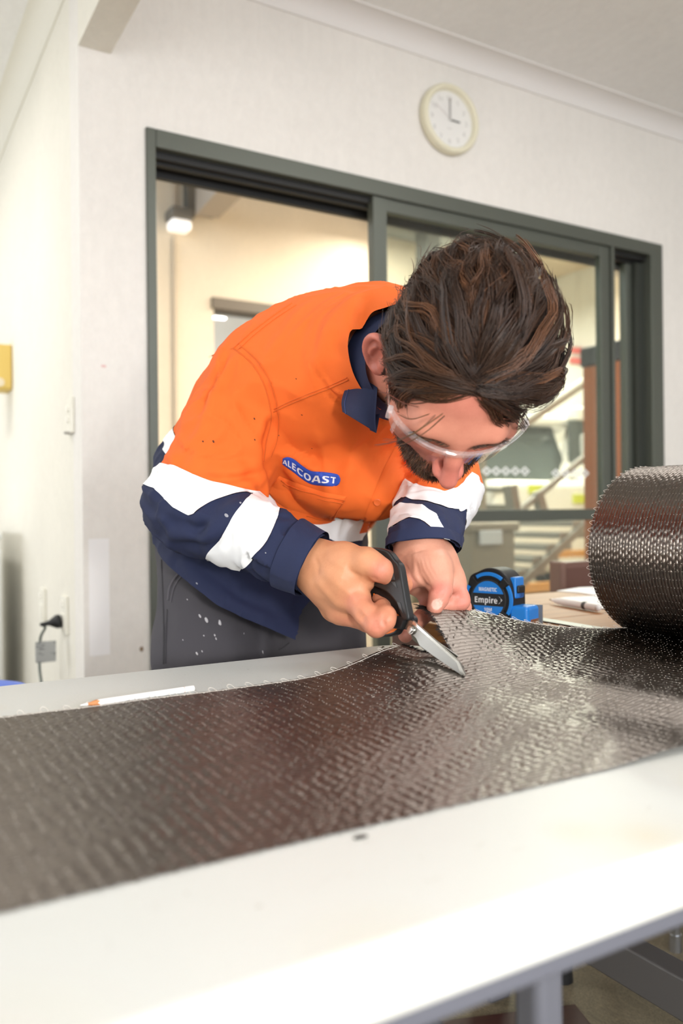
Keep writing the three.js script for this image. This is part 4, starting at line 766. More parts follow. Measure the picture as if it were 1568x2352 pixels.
// sleeves
const sR1 = coneV(J.shR, J.elR, 0.082, 0.055), sR2 = coneV(J.elR, J.wrR, 0.066, 0.041), sR3 = coneV(P(535, 1010, 1.26), P(508, 1085, 1.24), 0.082, 0.076), sRe = coneV(P(412, 1158, 1.24), P(450, 1182, 1.225), 0.052, 0.056);
const sL1 = coneV(J.shL, J.elL, 0.078, 0.068), sL2 = coneV(J.elL, J.wrL, 0.066, 0.046);
const fold = (x, y, z) => {   // soft unevenness of the cloth
  const a = n3(x * 7 + 3, y * 7, z * 7), w = 0.06 * a, r1 = 1 - Math.abs(n3((x + w) * 9, (y - w) * 6 + 4, (z + w) * 9));
  return 0.0032 * r1 * r1 * r1 + 0.0011 * n3(x * 24, y * 18, z * 24);
};
const nearV = (p, r) => (x, y, z) => Math.exp(-((x - p.x) ** 2 + (y - p.y) ** 2 + (z - p.z) ** 2) / (r * r));
const bendR = nearV(P(470, 1170, 1.2), 0.10), bendL = nearV(J.elL, 0.09), pitR = nearV(P(610, 1060, 1.22), 0.09), cuffRn = nearV(P(640, 1290, 1.1), 0.07);
const armDir = (a, b) => b.clone().sub(a).normalize();
const uR = armDir(J.shR, J.elR), fR = armDir(J.elR, J.wrR), uL = armDir(J.shL, J.elL), fL = armDir(J.elL, J.wrL);
const along = (p0, d) => (x, y, z) => (x - p0.x) * d.x + (y - p0.y) * d.y + (z - p0.z) * d.z;
const aUR = along(J.shR, uR), aFR = along(J.elR, fR), aUL = along(J.shL, uL), aFL = along(J.elL, fL);
const sleeveR = (x, y, z) => smin(smin(sR1(x, y, z), sR3(x, y, z), 0.03), smin(sR2(x, y, z), sRe(x, y, z), 0.03), 0.035);
const sleeveL = (x, y, z) => smin(sL1(x, y, z), sL2(x, y, z), 0.035);
const trunk = (x, y, z) => smin(smin(smin(torsoF(x, y, z), skirtF(x, y, z), 0.05), smin(yokeR(x, y, z), yokeL(x, y, z), 0.03), 0.05), smin(trapF(x, y, z), smin(hump(x, y, z), belly(x, y, z), 0.02), 0.04), 0.05);
let creases = [];
function shirtF(x, y, z, only) {
  const t = trunk(x, y, z), r = only === 1 ? 1 : sleeveR(x, y, z), l = only === 1 ? 1 : sleeveL(x, y, z), d = smin(t, smin(r, l, 0.01), 0.012);
  if (d > 0.05 || d < -0.05) return d;
  let w = fold(x, y, z) * (Math.min(r, l) < t ? 1.7 : 1);
  const b = bendR(x, y, z) + 0.7 * bendL(x, y, z) + 0.5 * cuffRn(x, y, z);
  if (b > 0.02) { const s = r < l ? aFR(x, y, z) + 0.5 * aUR(x, y, z) : aFL(x, y, z) + 0.5 * aUL(x, y, z); w += b * 0.0022 * (Math.sin(s * 120 + 5 * n3(x * 9, y * 9, z * 9)) + 0.6 * Math.sin(s * 75 + 2)); }
  for (const c of creases) {
    if (x < c.lo.x || x > c.hi.x || y < c.lo.y || y > c.hi.y || z < c.lo.z || z > c.hi.z) continue;
    let m = 1e9, mt = 0;
    for (let i = 0; i + 1 < c.p.length; i++) { const a = c.p[i], e = c.p[i + 1], dx = e.x - a.x, dy = e.y - a.y, dz = e.z - a.z, q = clamp(((x - a.x) * dx + (y - a.y) * dy + (z - a.z) * dz) / (dx * dx + dy * dy + dz * dz), 0, 1), ux = x - a.x - dx * q, uy = y - a.y - dy * q, uz = z - a.z - dz * q, k = ux * ux + uy * uy + uz * uz; if (k < m) { m = k; mt = (i + q) / (c.p.length - 1); } }
    w += 1.5 * c.a * Math.exp(-m / (c.w * c.w)) * Math.pow(Math.sin(Math.PI * (0.08 + 0.84 * mt)), 0.7);
  }
  return d - w + 0.003;
}
const bodyShirt = (x, y, z) => shirtF(x, y, z, 1);
// the point of the shirt that the photograph shows at a pixel
function castPx(px, py, f = shirtF, from = 0.7) { const r = ray(px, py), p = EYE.clone().addScaledVector(r, from); for (let i = 0; i < 160; i++) { const d = f(p.x, p.y, p.z); if (Math.abs(d) < 0.0002) break; if (p.distanceToSquared(EYE) > 6) break; p.addScaledVector(r, Math.min(d, 0.06) * 0.55); } return p; }
const gradOf = (f, p, e = 0.003) => V(f(p.x + e, p.y, p.z) - f(p.x - e, p.y, p.z), f(p.x, p.y + e, p.z) - f(p.x, p.y - e, p.z), f(p.x, p.y, p.z + e) - f(p.x, p.y, p.z - e)).normalize();
const crease = (amp, w, ...pts) => { const p = pts.map(([a, b]) => castPx(a, b)), bb = new THREE.Box3().setFromPoints(p).expandByScalar(w * 2.6); return { p, a: amp, w, lo: bb.min, hi: bb.max }; };
creases = [
  crease(-0.004, 0.006, [545, 803], [582, 833], [607, 872], [623, 918], [630, 962], [617, 1020], [610, 1060]),
  crease(-0.018, 0.007, [622, 975], [612, 1025], [612, 1060], [620, 1085]), crease(0.007, 0.012, [600, 960], [585, 1020], [592, 1080]),
  crease(0.005, 0.010, [540, 815], [505, 870], [475, 950], [450, 1010]), crease(-0.005, 0.008, [520, 820], [490, 880], [462, 950]),
  crease(0.004, 0.010, [570, 880], [530, 960], [480, 1040], [430, 1075]), crease(-0.003, 0.009, [550, 930], [510, 1010], [470, 1060]),
  crease(0.004, 0.010, [600, 1060], [540, 1085], [480, 1085]), crease(-0.005, 0.007, [595, 1090], [520, 1102], [450, 1100]),
  crease(0.006, 0.013, [815, 685], [800, 735], [812, 790], [830, 830]), crease(-0.005, 0.010, [835, 690], [825, 740], [838, 790]),
  crease(0.003, 0.010, [700, 700], [650, 770], [610, 820]), crease(0.003, 0.012, [760, 760], [735, 820], [700, 880], [660, 910]),
  crease(0.004, 0.009, [640, 1010], [660, 1080], [690, 1110]), crease(-0.004, 0.007, [640, 1060], [655, 1110], [680, 1150], [720, 1185]),
  crease(0.004, 0.010, [730, 1000], [745, 1090], [760, 1150]), crease(0.004, 0.012, [820, 1000], [800, 1090], [790, 1170]),
  crease(0.006, 0.010, [350, 1140], [420, 1195], [500, 1190], [560, 1150]), crease(-0.006, 0.009, [380, 1180], [450, 1215], [520, 1180]), crease(0.006, 0.010, [390, 1225], [470, 1235], [530, 1200]),
  crease(-0.005, 0.008, [400, 1250], [470, 1260], [530, 1235]), crease(0.004, 0.008, [560, 1250], [610, 1290], [660, 1300]), crease(-0.004, 0.007, [600, 1310], [640, 1290], [690, 1290]),
  crease(0.005, 0.010, [420, 1300], [520, 1380], [620, 1430]), crease(-0.004, 0.010, [450, 1290], [560, 1370], [660, 1410]),
];
const plane3 = (a, b, c, above) => { const n = b.clone().sub(a).cross(c.clone().sub(a)).normalize(); if (above && n.dot(above.clone().sub(a)) < 0) n.negate(); const k = n.dot(a); return (x, y, z) => n.x * x + n.y * y + n.z * z - k; };
// seams and bands, as planes through the body
const UPPT = J.chest;
// a line drawn round a limb: given by places that the photograph shows, as a height along the axis for each angle round it
function ringField(p0, axis, front, list, f = shirtF, tilt = false) {
  const ax = axis.clone().normalize(), n = front.clone().addScaledVector(ax, -front.dot(ax)).normalize(), l = n.clone().cross(ax);
  const co = (x, y, z) => { const a = x - p0.x, b = y - p0.y, c = z - p0.z; return [Math.atan2(a * l.x + b * l.y + c * l.z, a * n.x + b * n.y + c * n.z), a * ax.x + b * ax.y + c * ax.z]; };
  const k = list.map(([px, py]) => castPx(px, py, f)).filter((p) => Math.abs(f(p.x, p.y, p.z)) < 0.004).map((p) => co(p.x, p.y, p.z)).sort((a, b) => a[0] - b[0]);
  if (tilt) {                                           // the best flat ring through them
    const m = [[0, 0, 0, 0], [0, 0, 0, 0], [0, 0, 0, 0]];
    for (const [t, s] of k) { const v = [1, Math.cos(t), Math.sin(t), s]; for (let r = 0; r < 3; r++) for (let c = 0; c < 4; c++) m[r][c] += v[r] * v[c]; }
    for (let r = 0; r < 3; r++) { m[r][r] += 0.02; for (let q = 0; q < 3; q++) if (q !== r) { const g = m[q][r] / m[r][r]; for (let c = 0; c < 4; c++) m[q][c] -= g * m[r][c]; } }
    const [a, b, c] = m.map((r, q) => r[3] / r[q]);
    return (x, y, z) => { const [t, s] = co(x, y, z); return s - a - b * Math.cos(t) - c * Math.sin(t); };
  }
  return (x, y, z) => {
    const [t, s] = co(x, y, z), a = k[0], e = k[k.length - 1];
    if (t <= a[0] || t >= e[0]) { const gap = a[0] + 2 * Math.PI - e[0], q = (t >= e[0] ? t - e[0] : t + 2 * Math.PI - e[0]) / gap; return s - mix(e[1], a[1], q * q * (3 - 2 * q)); }
    let i = 0; while (t > k[i + 1][0]) i++;
    return s - mix(k[i][1], k[i + 1][1], (t - k[i][0]) / Math.max(1e-6, k[i + 1][0] - k[i][0]));
  };
}
const trunkOnly = (x, y, z) => trunk(x, y, z);
const hemP = ringField(P(600, 1330, 1.44), P(640, 1080, 1.45).sub(P(600, 1330, 1.44)), EYE.clone().sub(J.pel), [[352, 1250], [372, 1285], [398, 1312], [450, 1352], [500, 1390], [560, 1420], [610, 1440], [650, 1458], [684, 1472], [690, 1408], [720, 1372], [760, 1352], [800, 1335], [820, 1325]], trunk);
const bandT0 = ringField(J.waist, J.rib.clone().sub(J.waist), EYE.clone().sub(J.waist), [[400, 985], [690, 1197], [720, 1206], [760, 1212], [800, 1212], [840, 1205], [870, 1194]], trunk, true), bandT1 = (x, y, z) => bandT0(x, y, z) + 0.034;
const toEye = (p) => EYE.clone().sub(p);
const cloth = (hex) => M(hex, 0.85, { sheen: 0.35, sheenColor: new THREE.Color(hex), sheenRoughness: 0.6, bumpMap: weave, bumpScale: 0.00025, side: THREE.DoubleSide });
const weave = dataTex(256, (u, v) => 0.5 + 0.25 * Math.sin((u + v) * 2 * Math.PI * 64) + 0.2 * tn(u, v, 60), false, 16);
const orangeM = cloth(0xec6a22), navyM = cloth(0x1b2445), tapeM = M(0xf2f4f6, 0.45, { side: THREE.DoubleSide }), grayM = cloth(0x444248), seamM = M(0xd2601f, 0.9);
const clothUV = (g) => { const p = g.attributes.position, uv = new Float32Array(p.count * 2); for (let i = 0; i < p.count; i++) { uv[2 * i] = p.getX(i) * 1.2 + p.getZ(i) * 0.7; uv[2 * i + 1] = p.getY(i) * 1.2 + p.getZ(i) * 0.9; } g.setAttribute('uv', new THREE.BufferAttribute(uv, 2)); return g; };
const lift = (g, d) => { const p = g.attributes.position, n = g.attributes.normal; for (let i = 0; i < p.count; i++) p.setXYZ(i, p.getX(i) + n.getX(i) * d, p.getY(i) + n.getY(i) * d, p.getZ(i) + n.getZ(i) * d); return g; };
const shirtBox = boxOf([J.pel, J.shR, J.shL, J.elR, J.elL, J.wrR, J.wrL, J.neck, J.chest, hemB], 0.24);
let shirtG = nets(shirtF, shirtBox[0], shirtBox[1], 0.0050, 1.5);
// open at the hem, the cuffs and the neck
const neckAx = armDir(P(800, 850, 1.25), P(905, 830, 1.10));
const neckHole = along(P(938, 840, 1.112), neckAx);
const endR_ = (x, y, z) => aFR(x, y, z) - 0.262 * 1.0, cuffRp = plane3(P(738, 1236, 1.075), P(700, 1362, 1.115), P(735, 1300, 1.13), J.elR), cuffLp = plane3(P(885, 1262, 1.14), P(1036, 1262, 1.16), P(965, 1240, 1.09), J.elL);
const isR = (x, y, z) => sleeveR(x, y, z) < Math.min(trunk(x, y, z), sleeveL(x, y, z)), isL = (x, y, z) => sleeveL(x, y, z) < Math.min(trunk(x, y, z), sleeveR(x, y, z));
const [keepA] = cut(shirtG, (x, y, z) => -hemP(x, y, z) - 10 * (isR(x, y, z) || isL(x, y, z) ? 1 : 0));
const [torsoG, armsG] = cut(keepA, (x, y, z) => trunk(x, y, z) - Math.min(sleeveR(x, y, z), sleeveL(x, y, z)) - 0.004);
const [armRG0, armLG0] = cut(armsG, (x, y, z) => sleeveR(x, y, z) - sleeveL(x, y, z));
const [armRG] = cut(armRG0, (x, y, z) => aFR(x, y, z) > 0.15 ? -cuffRp(x, y, z) : -1), [armLG] = cut(armLG0, (x, y, z) => aFL(x, y, z) > 0.12 ? -cuffLp(x, y, z) : -1);
const [torsoN] = cut(torsoG, (x, y, z) => neckHole(x, y, z));
const shirt = new THREE.Group(); shirt.name = 'work_shirt'; man.add(shirt);
// torso panels
const [tOr, tLow] = cut(torsoN, (x, y, z) => -bandT0(x, y, z)), [tBand, tNav] = cut(tLow, (x, y, z) => -bandT1(x, y, z));
mesh('orange_body', clothUV(tOr), orangeM, shirt); mesh('reflective_tape', lift(clothUV(tBand), 0.0012), tapeM, shirt); mesh('navy_hem', clothUV(tNav), navyM, shirt);
// right sleeve: orange, tape, navy, tape, navy
const eR = EYE.clone().sub(J.elR), eL = EYE.clone().sub(J.elL);
const bR0 = ringField(J.shR, uR.clone().negate(), eR, [[369, 1058], [400, 1070], [440, 1086], [500, 1108], [560, 1124], [600, 1130]], sleeveR), bR1 = ringField(J.shR, uR.clone().negate(), eR, [[352, 1120], [370, 1138], [400, 1168], [435, 1186], [500, 1166], [560, 1140], [590, 1134]], sleeveR);
const bF0 = ringField(J.elR, fR, eR, [[560, 1166], [530, 1190], [506, 1235], [500, 1290], [530, 1320], [560, 1344]], sleeveR, true), bF1 = ringField(J.elR, fR, eR, [[641, 1196], [610, 1235], [584, 1288], [566, 1330], [560, 1346]], sleeveR, true);
{
  const up = (x, y, z) => smin(sR2(x, y, z), sRe(x, y, z), 0.03) - smin(sR1(x, y, z), sR3(x, y, z), 0.03) + 0.030;
  const [o, rest] = cut(armRG, (x, y, z) => -Math.min(bR0(x, y, z), up(x, y, z))), [tp, nv] = cut(rest, (x, y, z) => -Math.min(bR1(x, y, z), up(x, y, z)));
  const [n0, r2] = cut(nv, bF0), [t2, n1] = cut(r2, bF1);
  mesh('orange_sleeve', clothUV(o), orangeM, shirt); mesh('reflective_tape', lift(clothUV(tp), 0.0012), tapeM, shirt);
  mesh('navy_sleeve', clothUV(n0), navyM, shirt); mesh('reflective_tape', lift(clothUV(t2), 0.0012), tapeM, shirt); mesh('navy_sleeve', clothUV(n1), navyM, shirt);
}
const cL0 = ringField(J.shL, uL.clone().negate(), eL, [[930, 1100], [975, 1118], [1018, 1126], [1044, 1121], [1070, 1098], [1082, 1085]], sleeveL), cL1 = ringField(J.shL, uL.clone().negate(), eL, [[920, 1140], [942, 1145], [993, 1156], [1030, 1165], [1057, 1172], [1068, 1171]], sleeveL);
const cL2 = ringField(J.elL, fL, eL, [[905, 1170], [934, 1156], [955, 1156], [993, 1169], [1018, 1204], [1028, 1230]], sleeveL, true), cL3 = ringField(J.elL, fL, eL, [[890, 1207], [929, 1197], [975, 1197], [1003, 1207], [1016, 1232], [1027, 1257]], sleeveL, true);
{
  const up = (x, y, z) => sL2(x, y, z) - sL1(x, y, z) + 0.14;
  const [o, rest] = cut(armLG, (x, y, z) => -Math.min(cL0(x, y, z), up(x, y, z))), [tp, nv] = cut(rest, (x, y, z) => -Math.min(cL1(x, y, z), up(x, y, z) + 0.004));
  const [n0, r2] = cut(nv, cL2), [t2, n1] = cut(r2, cL3);
  mesh('orange_sleeve', clothUV(o), orangeM, shirt); mesh('reflective_tape', lift(clothUV(tp), 0.0012), tapeM, shirt);
  mesh('navy_sleeve', clothUV(n0), navyM, shirt); mesh('reflective_tape', lift(clothUV(t2), 0.0012), tapeM, shirt); mesh('navy_sleeve', clothUV(n1), navyM, shirt);
}
// trousers and boots
const hipR = P(500, 1230, 1.50), hipL = P(705, 1230, 1.52), knR = P(478, 1500, 1.43), knL = P(715, 1500, 1.46);
const dn = (p, y, dz = 0) => V(p.x, y, p.z + dz);
const kR = dn(knR, 0.46, -0.01), kL = dn(knL, 0.46, -0.02), fRt = dn(knR, 0.07, -0.06), fLt = dn(knL, 0.07, -0.08);
{
  const parts = [coneV(hipR, knR, 0.105, 0.092), coneV(hipL, knL, 0.105, 0.092), coneV(knR, kR, 0.092, 0.075), coneV(knL, kL, 0.092, 0.075), coneV(kR, fRt, 0.075, 0.062), coneV(kL, fLt, 0.075, 0.062), coneV(hipR, hipL, 0.105, 0.105)];
  const tf = (x, y, z) => { let d = 1e9; for (const p of parts) d = smin(d, p(x, y, z), 0.03); return d > 0.04 ? d : d - 0.6 * fold(x * 1.3, y * 0.8, z * 1.3) + 0.002; };
  const [lo, hi] = boxOf([hipR, hipL, fRt, fLt], 0.16); lo.y = 0.05; hi.y = 1.0;
  const [g] = cut(nets(tf, lo, hi, 0.010), (x, y, z) => 0.075 - y);
  const tr = mesh('trousers', clothUV(g), grayM, man);
  const onT = (px, py, up = 0.0004) => { const p = castPx(px, py, tf, 1.0); return p.addScaledVector(gradOf(tf, p, 0.006), up); };
  const line = (l, r) => { const cv = new THREE.SplineCurve(l.map((p) => new THREE.Vector2(...p))), pts = cv.getPoints(24).map((p) => onT(p.x, p.y, 0.0003)); return new THREE.TubeGeometry(new THREE.CatmullRomCurve3(pts), 60, r, 6); };
  mesh('pocket_edge', merge([line([[386, 1378], [390, 1350], [404, 1325], [432, 1300]], 0.0022), line([[392, 1384], [398, 1354], [412, 1330], [438, 1306]], 0.0012)]), M(0x56545a, 0.9), tr);
  mesh('side_seam', merge([line([[371, 1285], [374, 1360], [376, 1440], [375, 1525]], 0.0012), line([[384, 1400], [381, 1460], [380, 1524]], 0.0010), line([[664, 1476], [652, 1486], [640, 1492]], 0.0010)]), M(0x3a393d, 0.9), tr);
  const specks = [], r = rng(61); for (const [px, py, s] of [[474, 1424, 3.6], [459, 1415, 2.4], [505, 1430, 3], [503, 1432, 1.6], [468, 1460, 1.4], [493, 1459, 1.8], [496, 1467, 1.6], [452, 1501, 2.2], [464, 1496, 1.4], [430, 1377, 1.2], [603, 1498, 2], [640, 1440, 1.3], [560, 1455, 1], [420, 1470, 1]]) { const p = onT(px, py, 0.0002), n = gradOf(tf, p, 0.006); specks.push(new THREE.SphereGeometry(s * 0.0007, 8, 6).scale(1, 0.3, 1.6 + r()).applyQuaternion(new THREE.Quaternion().setFromUnitVectors(V(0, 1, 0), n)).translate(p.x, p.y, p.z)); }
  const sp = mesh('paint_specks', merge(specks), M(0xb9b7bb, 0.8), tr); sp.userData.kind = 'stuff';
  for (const f of [fRt, fLt]) { const b = new THREE.Group(); b.name = 'boot'; man.add(b); mesh('upper', rbox(0.10, 0.10, 0.27, 0.04, f.x, 0.075, f.z + 0.05, 5), M(0x3a2d22, 0.7), b); mesh('sole', rbox(0.105, 0.028, 0.285, 0.012, f.x, 0.014, f.z + 0.052), M(0x141414, 0.8), b); }
}
// ---------------------------------------------------------------- head: its own axes are x to his left, y up through the crown, z out of the face
const HS = 1.03, HX = V(0.8964, -0.0945, 0.433), HY = V(-0.3823, 0.3291, 0.8634), HZv = V(-0.2241, -0.9396, 0.2589), HC = V(0.6067, 1.1022, -0.7690);
const HMat = frame(HC, HX.clone().multiplyScalar(HS), HY.clone().multiplyScalar(HS), HZv.clone().multiplyScalar(HS)), HInv = HMat.clone().invert();
const hw = (x, y, z) => V(x, y, z).applyMatrix4(HMat);
const ell = (cx, cy, cz, a, b, c) => (x, y, z) => { const u = x - cx, v = y - cy, w = z - cz, k1 = Math.hypot(u / a, v / b, w / c), k2 = Math.hypot(u / (a * a), v / (b * b), w / (c * c)); return k2 > 1e-6 ? k1 * (k1 - 1) / k2 : -Math.min(a, b, c); };
const cran = ell(0, 0.034, -0.016, 0.0755, 0.093, 0.098), faceE = ell(0, -0.012, 0.030, 0.064, 0.088, 0.066);
const neckL = P(905, 838, 1.14).applyMatrix4(HInv);
const headParts = [faceE, cone(0.050, -0.046, -0.004, 0.020, -0.094, 0.058, 0.021, 0.019), cone(-0.050, -0.046, -0.004, -0.020, -0.094, 0.058, 0.021, 0.019), cone(0, -0.096, 0.066, 0, -0.092, 0.050, 0.019, 0.026),
  ell(0.045, -0.014, 0.056, 0.026, 0.022, 0.024), ell(-0.045, -0.014, 0.056, 0.026, 0.022, 0.024), cone(-0.034, 0.016, 0.081, 0.034, 0.016, 0.081, 0.012, 0.012)];
const nose = [cone(0, 0.016, 0.090, 0, -0.012, 0.104, 0.0078, 0.0085), cone(0, -0.012, 0.104, 0, -0.036, 0.118, 0.0085, 0.0105), ell(0.0110, -0.039, 0.104, 0.0072, 0.0068, 0.011), ell(-0.0110, -0.039, 0.104, 0.0072, 0.0068, 0.011)];
const lipsU = cone(-0.018, -0.066, 0.090, 0.018, -0.066, 0.090, 0.0075, 0.0075), lipsL = cone(-0.014, -0.077, 0.088, 0.014, -0.077, 0.088, 0.008, 0.008), muzzle = ell(0, -0.066, 0.066, 0.032, 0.032, 0.028);
const neckF = coneV(V(0, -0.050, -0.030), neckL, 0.055, 0.062);
const eyeB = [-1, 1].map((s) => ell(s * 0.031, -0.005, 0.0745, 0.0125, 0.0125, 0.0125));
function earF(s) {                       // an ear: dish, rolled rim, lobe; stands off the head
  const o = V(s * 0.078, -0.012, -0.012), back = V(s * 0.70, 0.06, -0.71).normalize(), up = V(s * 0.16, 0.97, -0.12).normalize(), out = back.clone().cross(up).multiplyScalar(s).normalize(); up.copy(out).cross(back).multiplyScalar(1).normalize();
  if (up.y < 0) up.negate();
  const rimPts = []; for (let i = 0; i <= 14; i++) { const a = -0.55 + i / 14 * 4.25; rimPts.push([0.0125 + 0.0180 * Math.sin(a) * (a > 2.2 ? 0.9 : 1), 0.006 + 0.033 * Math.cos(a) * 1]); }
  return (x, y, z) => {
    const dx = x - o.x, dy = y - o.y, dz = z - o.z; if (dx * dx + dy * dy + dz * dz > 0.0045) return 0.03;
    const b = dx * back.x + dy * back.y + dz * back.z, u = dx * up.x + dy * up.y + dz * up.z, w = dx * out.x + dy * out.y + dz * out.z;
    const k = Math.hypot((b - 0.0125) / 0.0200, (u - 0.004) / 0.035), dish = Math.max((k - 1) * 0.018, Math.abs(w - 0.004 * k) - 0.0028);
    let rim = 1e9; for (let i = 0; i + 1 < rimPts.length; i++) { const [ax, ay] = rimPts[i], [bx, by] = rimPts[i + 1], ex = bx - ax, ey = by - ay, t = clamp(((b - ax) * ex + (u - ay) * ey) / (ex * ex + ey * ey), 0, 1), d = Math.hypot(b - ax - ex * t, u - ay - ey * t, w - 0.0065) - 0.0037; if (d < rim) rim = d; }
    const anti = Math.hypot(Math.max(Math.abs(u - 0.006) - 0.012, 0), Math.hypot(b - 0.017 - 0.004 * Math.cos(u * 90), w - 0.0055)) - 0.0028;
    const lobe = Math.hypot(b - 0.006, u + 0.026, (w - 0.003) * 1.4) - 0.0085, tragus = Math.hypot(b - 0.0005, (u + 0.006) * 0.7, w - 0.004) - 0.0055, root = Math.hypot(Math.max(Math.abs(u) - 0.014, 0), b + 0.004, w + 0.004) - 0.010;
    return smin(smin(smin(smin(dish, rim, 0.004), anti, 0.004), smin(lobe, tragus, 0.004), 0.006), root, 0.008);
  };
}
const ears = [earF(-1), earF(1)];
function headF(x, y, z) {
  let d = cran(x, y, z); const out = d;
  for (const p of headParts) d = smin(d, p(x, y, z), 0.026);
  d = smin(d, muzzle(x, y, z), 0.02);
  if (z > 0.04) {
    for (const s of [-1, 1]) { const e = Math.hypot((x - s * 0.031) / 1.25, y + 0.006, z - 0.098) - 0.019; d = -smin(-d, e, 0.014); }
    d = smin(d, Math.min(eyeB[0](x, y, z), eyeB[1](x, y, z)), 0.003);
    d = smin(d, smin(smin(nose[0](x, y, z), nose[1](x, y, z), 0.008), Math.min(nose[2](x, y, z), nose[3](x, y, z)), 0.006), 0.011);
    d = smin(d, Math.min(lipsU(x, y, z), lipsL(x, y, z)), 0.006);
  }
  d = smin(d, neckF(x, y, z), 0.022);
  if (Math.abs(x) > 0.05) d = smin(d, Math.min(ears[0](x, y, z), ears[1](x, y, z)), 0.004);
  return d;
}
const hairline = (x, y, z) => {             // above zero where hair grows
  const a = y - (0.074 - 3.2 * x * x), front = z > 0.02 ? a : 1, side = Math.abs(x) > 0.03 ? 0.052 - z - 0.35 * (0.04 - y) : 1;
  return Math.min(front + (z > 0.02 ? 0.004 : 0), side, y + 0.055 + 0.55 * (-z - 0.02));
};
const skinTone = (x, y, z, k) => { const n = 0.5 + 0.5 * n3(x * 60, y * 60, z * 60), f = 0.5 + 0.5 * n3(x * 320, y * 320, z * 320); return k.map((v, i) => v * (1 + [0.05, 0.09, 0.09][i] * (0.5 - n) + [0.05, 0.08, 0.08][i] * (0.5 - f))); };
const SK = lin(0xcb9176), SKP = lin(0xc07263), SKD = lin(0x6a4a3a);
let headG = nets(headF, V(-0.115, -0.19, -0.20), V(0.115, 0.135, 0.135), 0.0027, 1.6);
vcol(headG, (x, y, z) => {
  const pink = clamp(0.45 + 0.65 * Math.exp(-(x * x + (y + 0.03) ** 2 + (z - 0.112) ** 2) / 0.0009) + 0.6 * sstep(0.066, 0.09, Math.abs(x)) * (z < 0.03 ? 1 : 0) + 0.35 * Math.exp(-((Math.abs(x) - 0.04) ** 2 + (y + 0.02) ** 2) / 0.0008) * (z > 0.03 ? 1 : 0) + 0.3 * sstep(0.03, 0.07, y) * (z > 0.03 ? 1 : 0), 0, 1);
  let c = SK.map((v, i) => mix(v, SKP[i], pink)); c = skinTone(x, y, z, c);
  const beard = sstep(0.0, 0.02, jawZone(x, y, z)); c = c.map((v, i) => mix(v, SKD[i], 0.75 * beard));
  if (hairline(x, y, z) > 0.007 && Math.abs(x) < 0.082) c = lin(0x2a1d17);
  if (z > 0.075 && Math.abs(Math.abs(x) - 0.031) < 0.016 && Math.abs(y + 0.006) < 0.004 && eyeB[x < 0 ? 0 : 1](x, y, z) < 0.0015) c = lin(0x6b4438);
  return c;
});
function jawZone(x, y, z) {                 // above zero where the beard grows
  const ax = Math.abs(x), back = z - (0.012 - 0.35 * (y + 0.03)), front = 0.036 + 0.5 * Math.max(0, -0.035 - y) - z;   // strip before the ear
  const side = ax > 0.038 ? Math.min(back, front, 0.012 - y, y + 0.075) : -1;
  const low = Math.min(-0.052 - y + 0.20 * ax, z - 0.005, y + 0.118), mouth = Math.hypot(x / 1.7, y + 0.072) < 0.0095 && z > 0.085 ? -1 : 1;
  return Math.min(Math.max(side, low), mouth, 0.03);
}
headG.applyMatrix4(HMat);
// ---------------------------------------------------------------- hands
const chain = (pts, k = 0.006) => { const c = []; for (let i = 0; i + 1 < pts.length; i++) c.push(coneV(pts[i][0], pts[i + 1][0], pts[i][1], pts[i + 1][1])); return (x, y, z) => { let d = c[0](x, y, z); for (let i = 1; i < c.length; i++) d = smin(d, c[i](x, y, z), k); return d; }; };
const q = (px, py, d, r) => [P(px, py, d), r];
// right hand, closed round the handles of the scissors and seen from the thumb side
const RH = {
  palm: [chain([[J.wrR.clone().lerp(J.elR, 0.35), 0.033], q(718, 1297, 1.085, 0.0275), q(760, 1330, 1.068, 0.030), q(795, 1362, 1.055, 0.026)], 0.02), chain([q(735, 1285, 1.075, 0.024), q(790, 1292, 1.052, 0.0235), q(842, 1293, 1.028, 0.0180)], 0.014), chain([q(790, 1330, 1.045, 0.026), q(828, 1342, 1.042, 0.0165)], 0.01), chain([q(740, 1320, 1.085, 0.028), q(783, 1402, 1.068, 0.0165)], 0.01), chain([q(735, 1320, 1.10, 0.026), q(770, 1395, 1.09, 0.0165), q(766, 1380, 1.108, 0.014)], 0.01)],
  fingers: [
    chain([q(842, 1293, 1.028, 0.0175), q(872, 1308, 1.020, 0.0146), q(904, 1324, 1.036, 0.0142), q(928, 1342, 1.060, 0.0110)]),
    chain([q(812, 1372, 1.042, 0.0180), q(842, 1412, 1.018, 0.0143), q(864, 1437, 1.006, 0.0136), q(884, 1425, 1.002, 0.0118), q(887, 1414, 1.008, 0.0112), q(878, 1394, 1.030, 0.0098)]),
    chain([q(783, 1404, 1.066, 0.0165), q(846, 1428, 1.046, 0.0128), q(884, 1398, 1.040, 0.0110), q(872, 1376, 1.056, 0.0095)]),
    chain([q(770, 1396, 1.088, 0.0155), q(828, 1414, 1.080, 0.0120), q(866, 1384, 1.076, 0.0105), q(855, 1362, 1.088, 0.0090)]),
    chain([q(766, 1380, 1.108, 0.0140), q(815, 1394, 1.105, 0.0105), q(850, 1369, 1.100, 0.0092), q(842, 1350, 1.108, 0.0080)])],
};
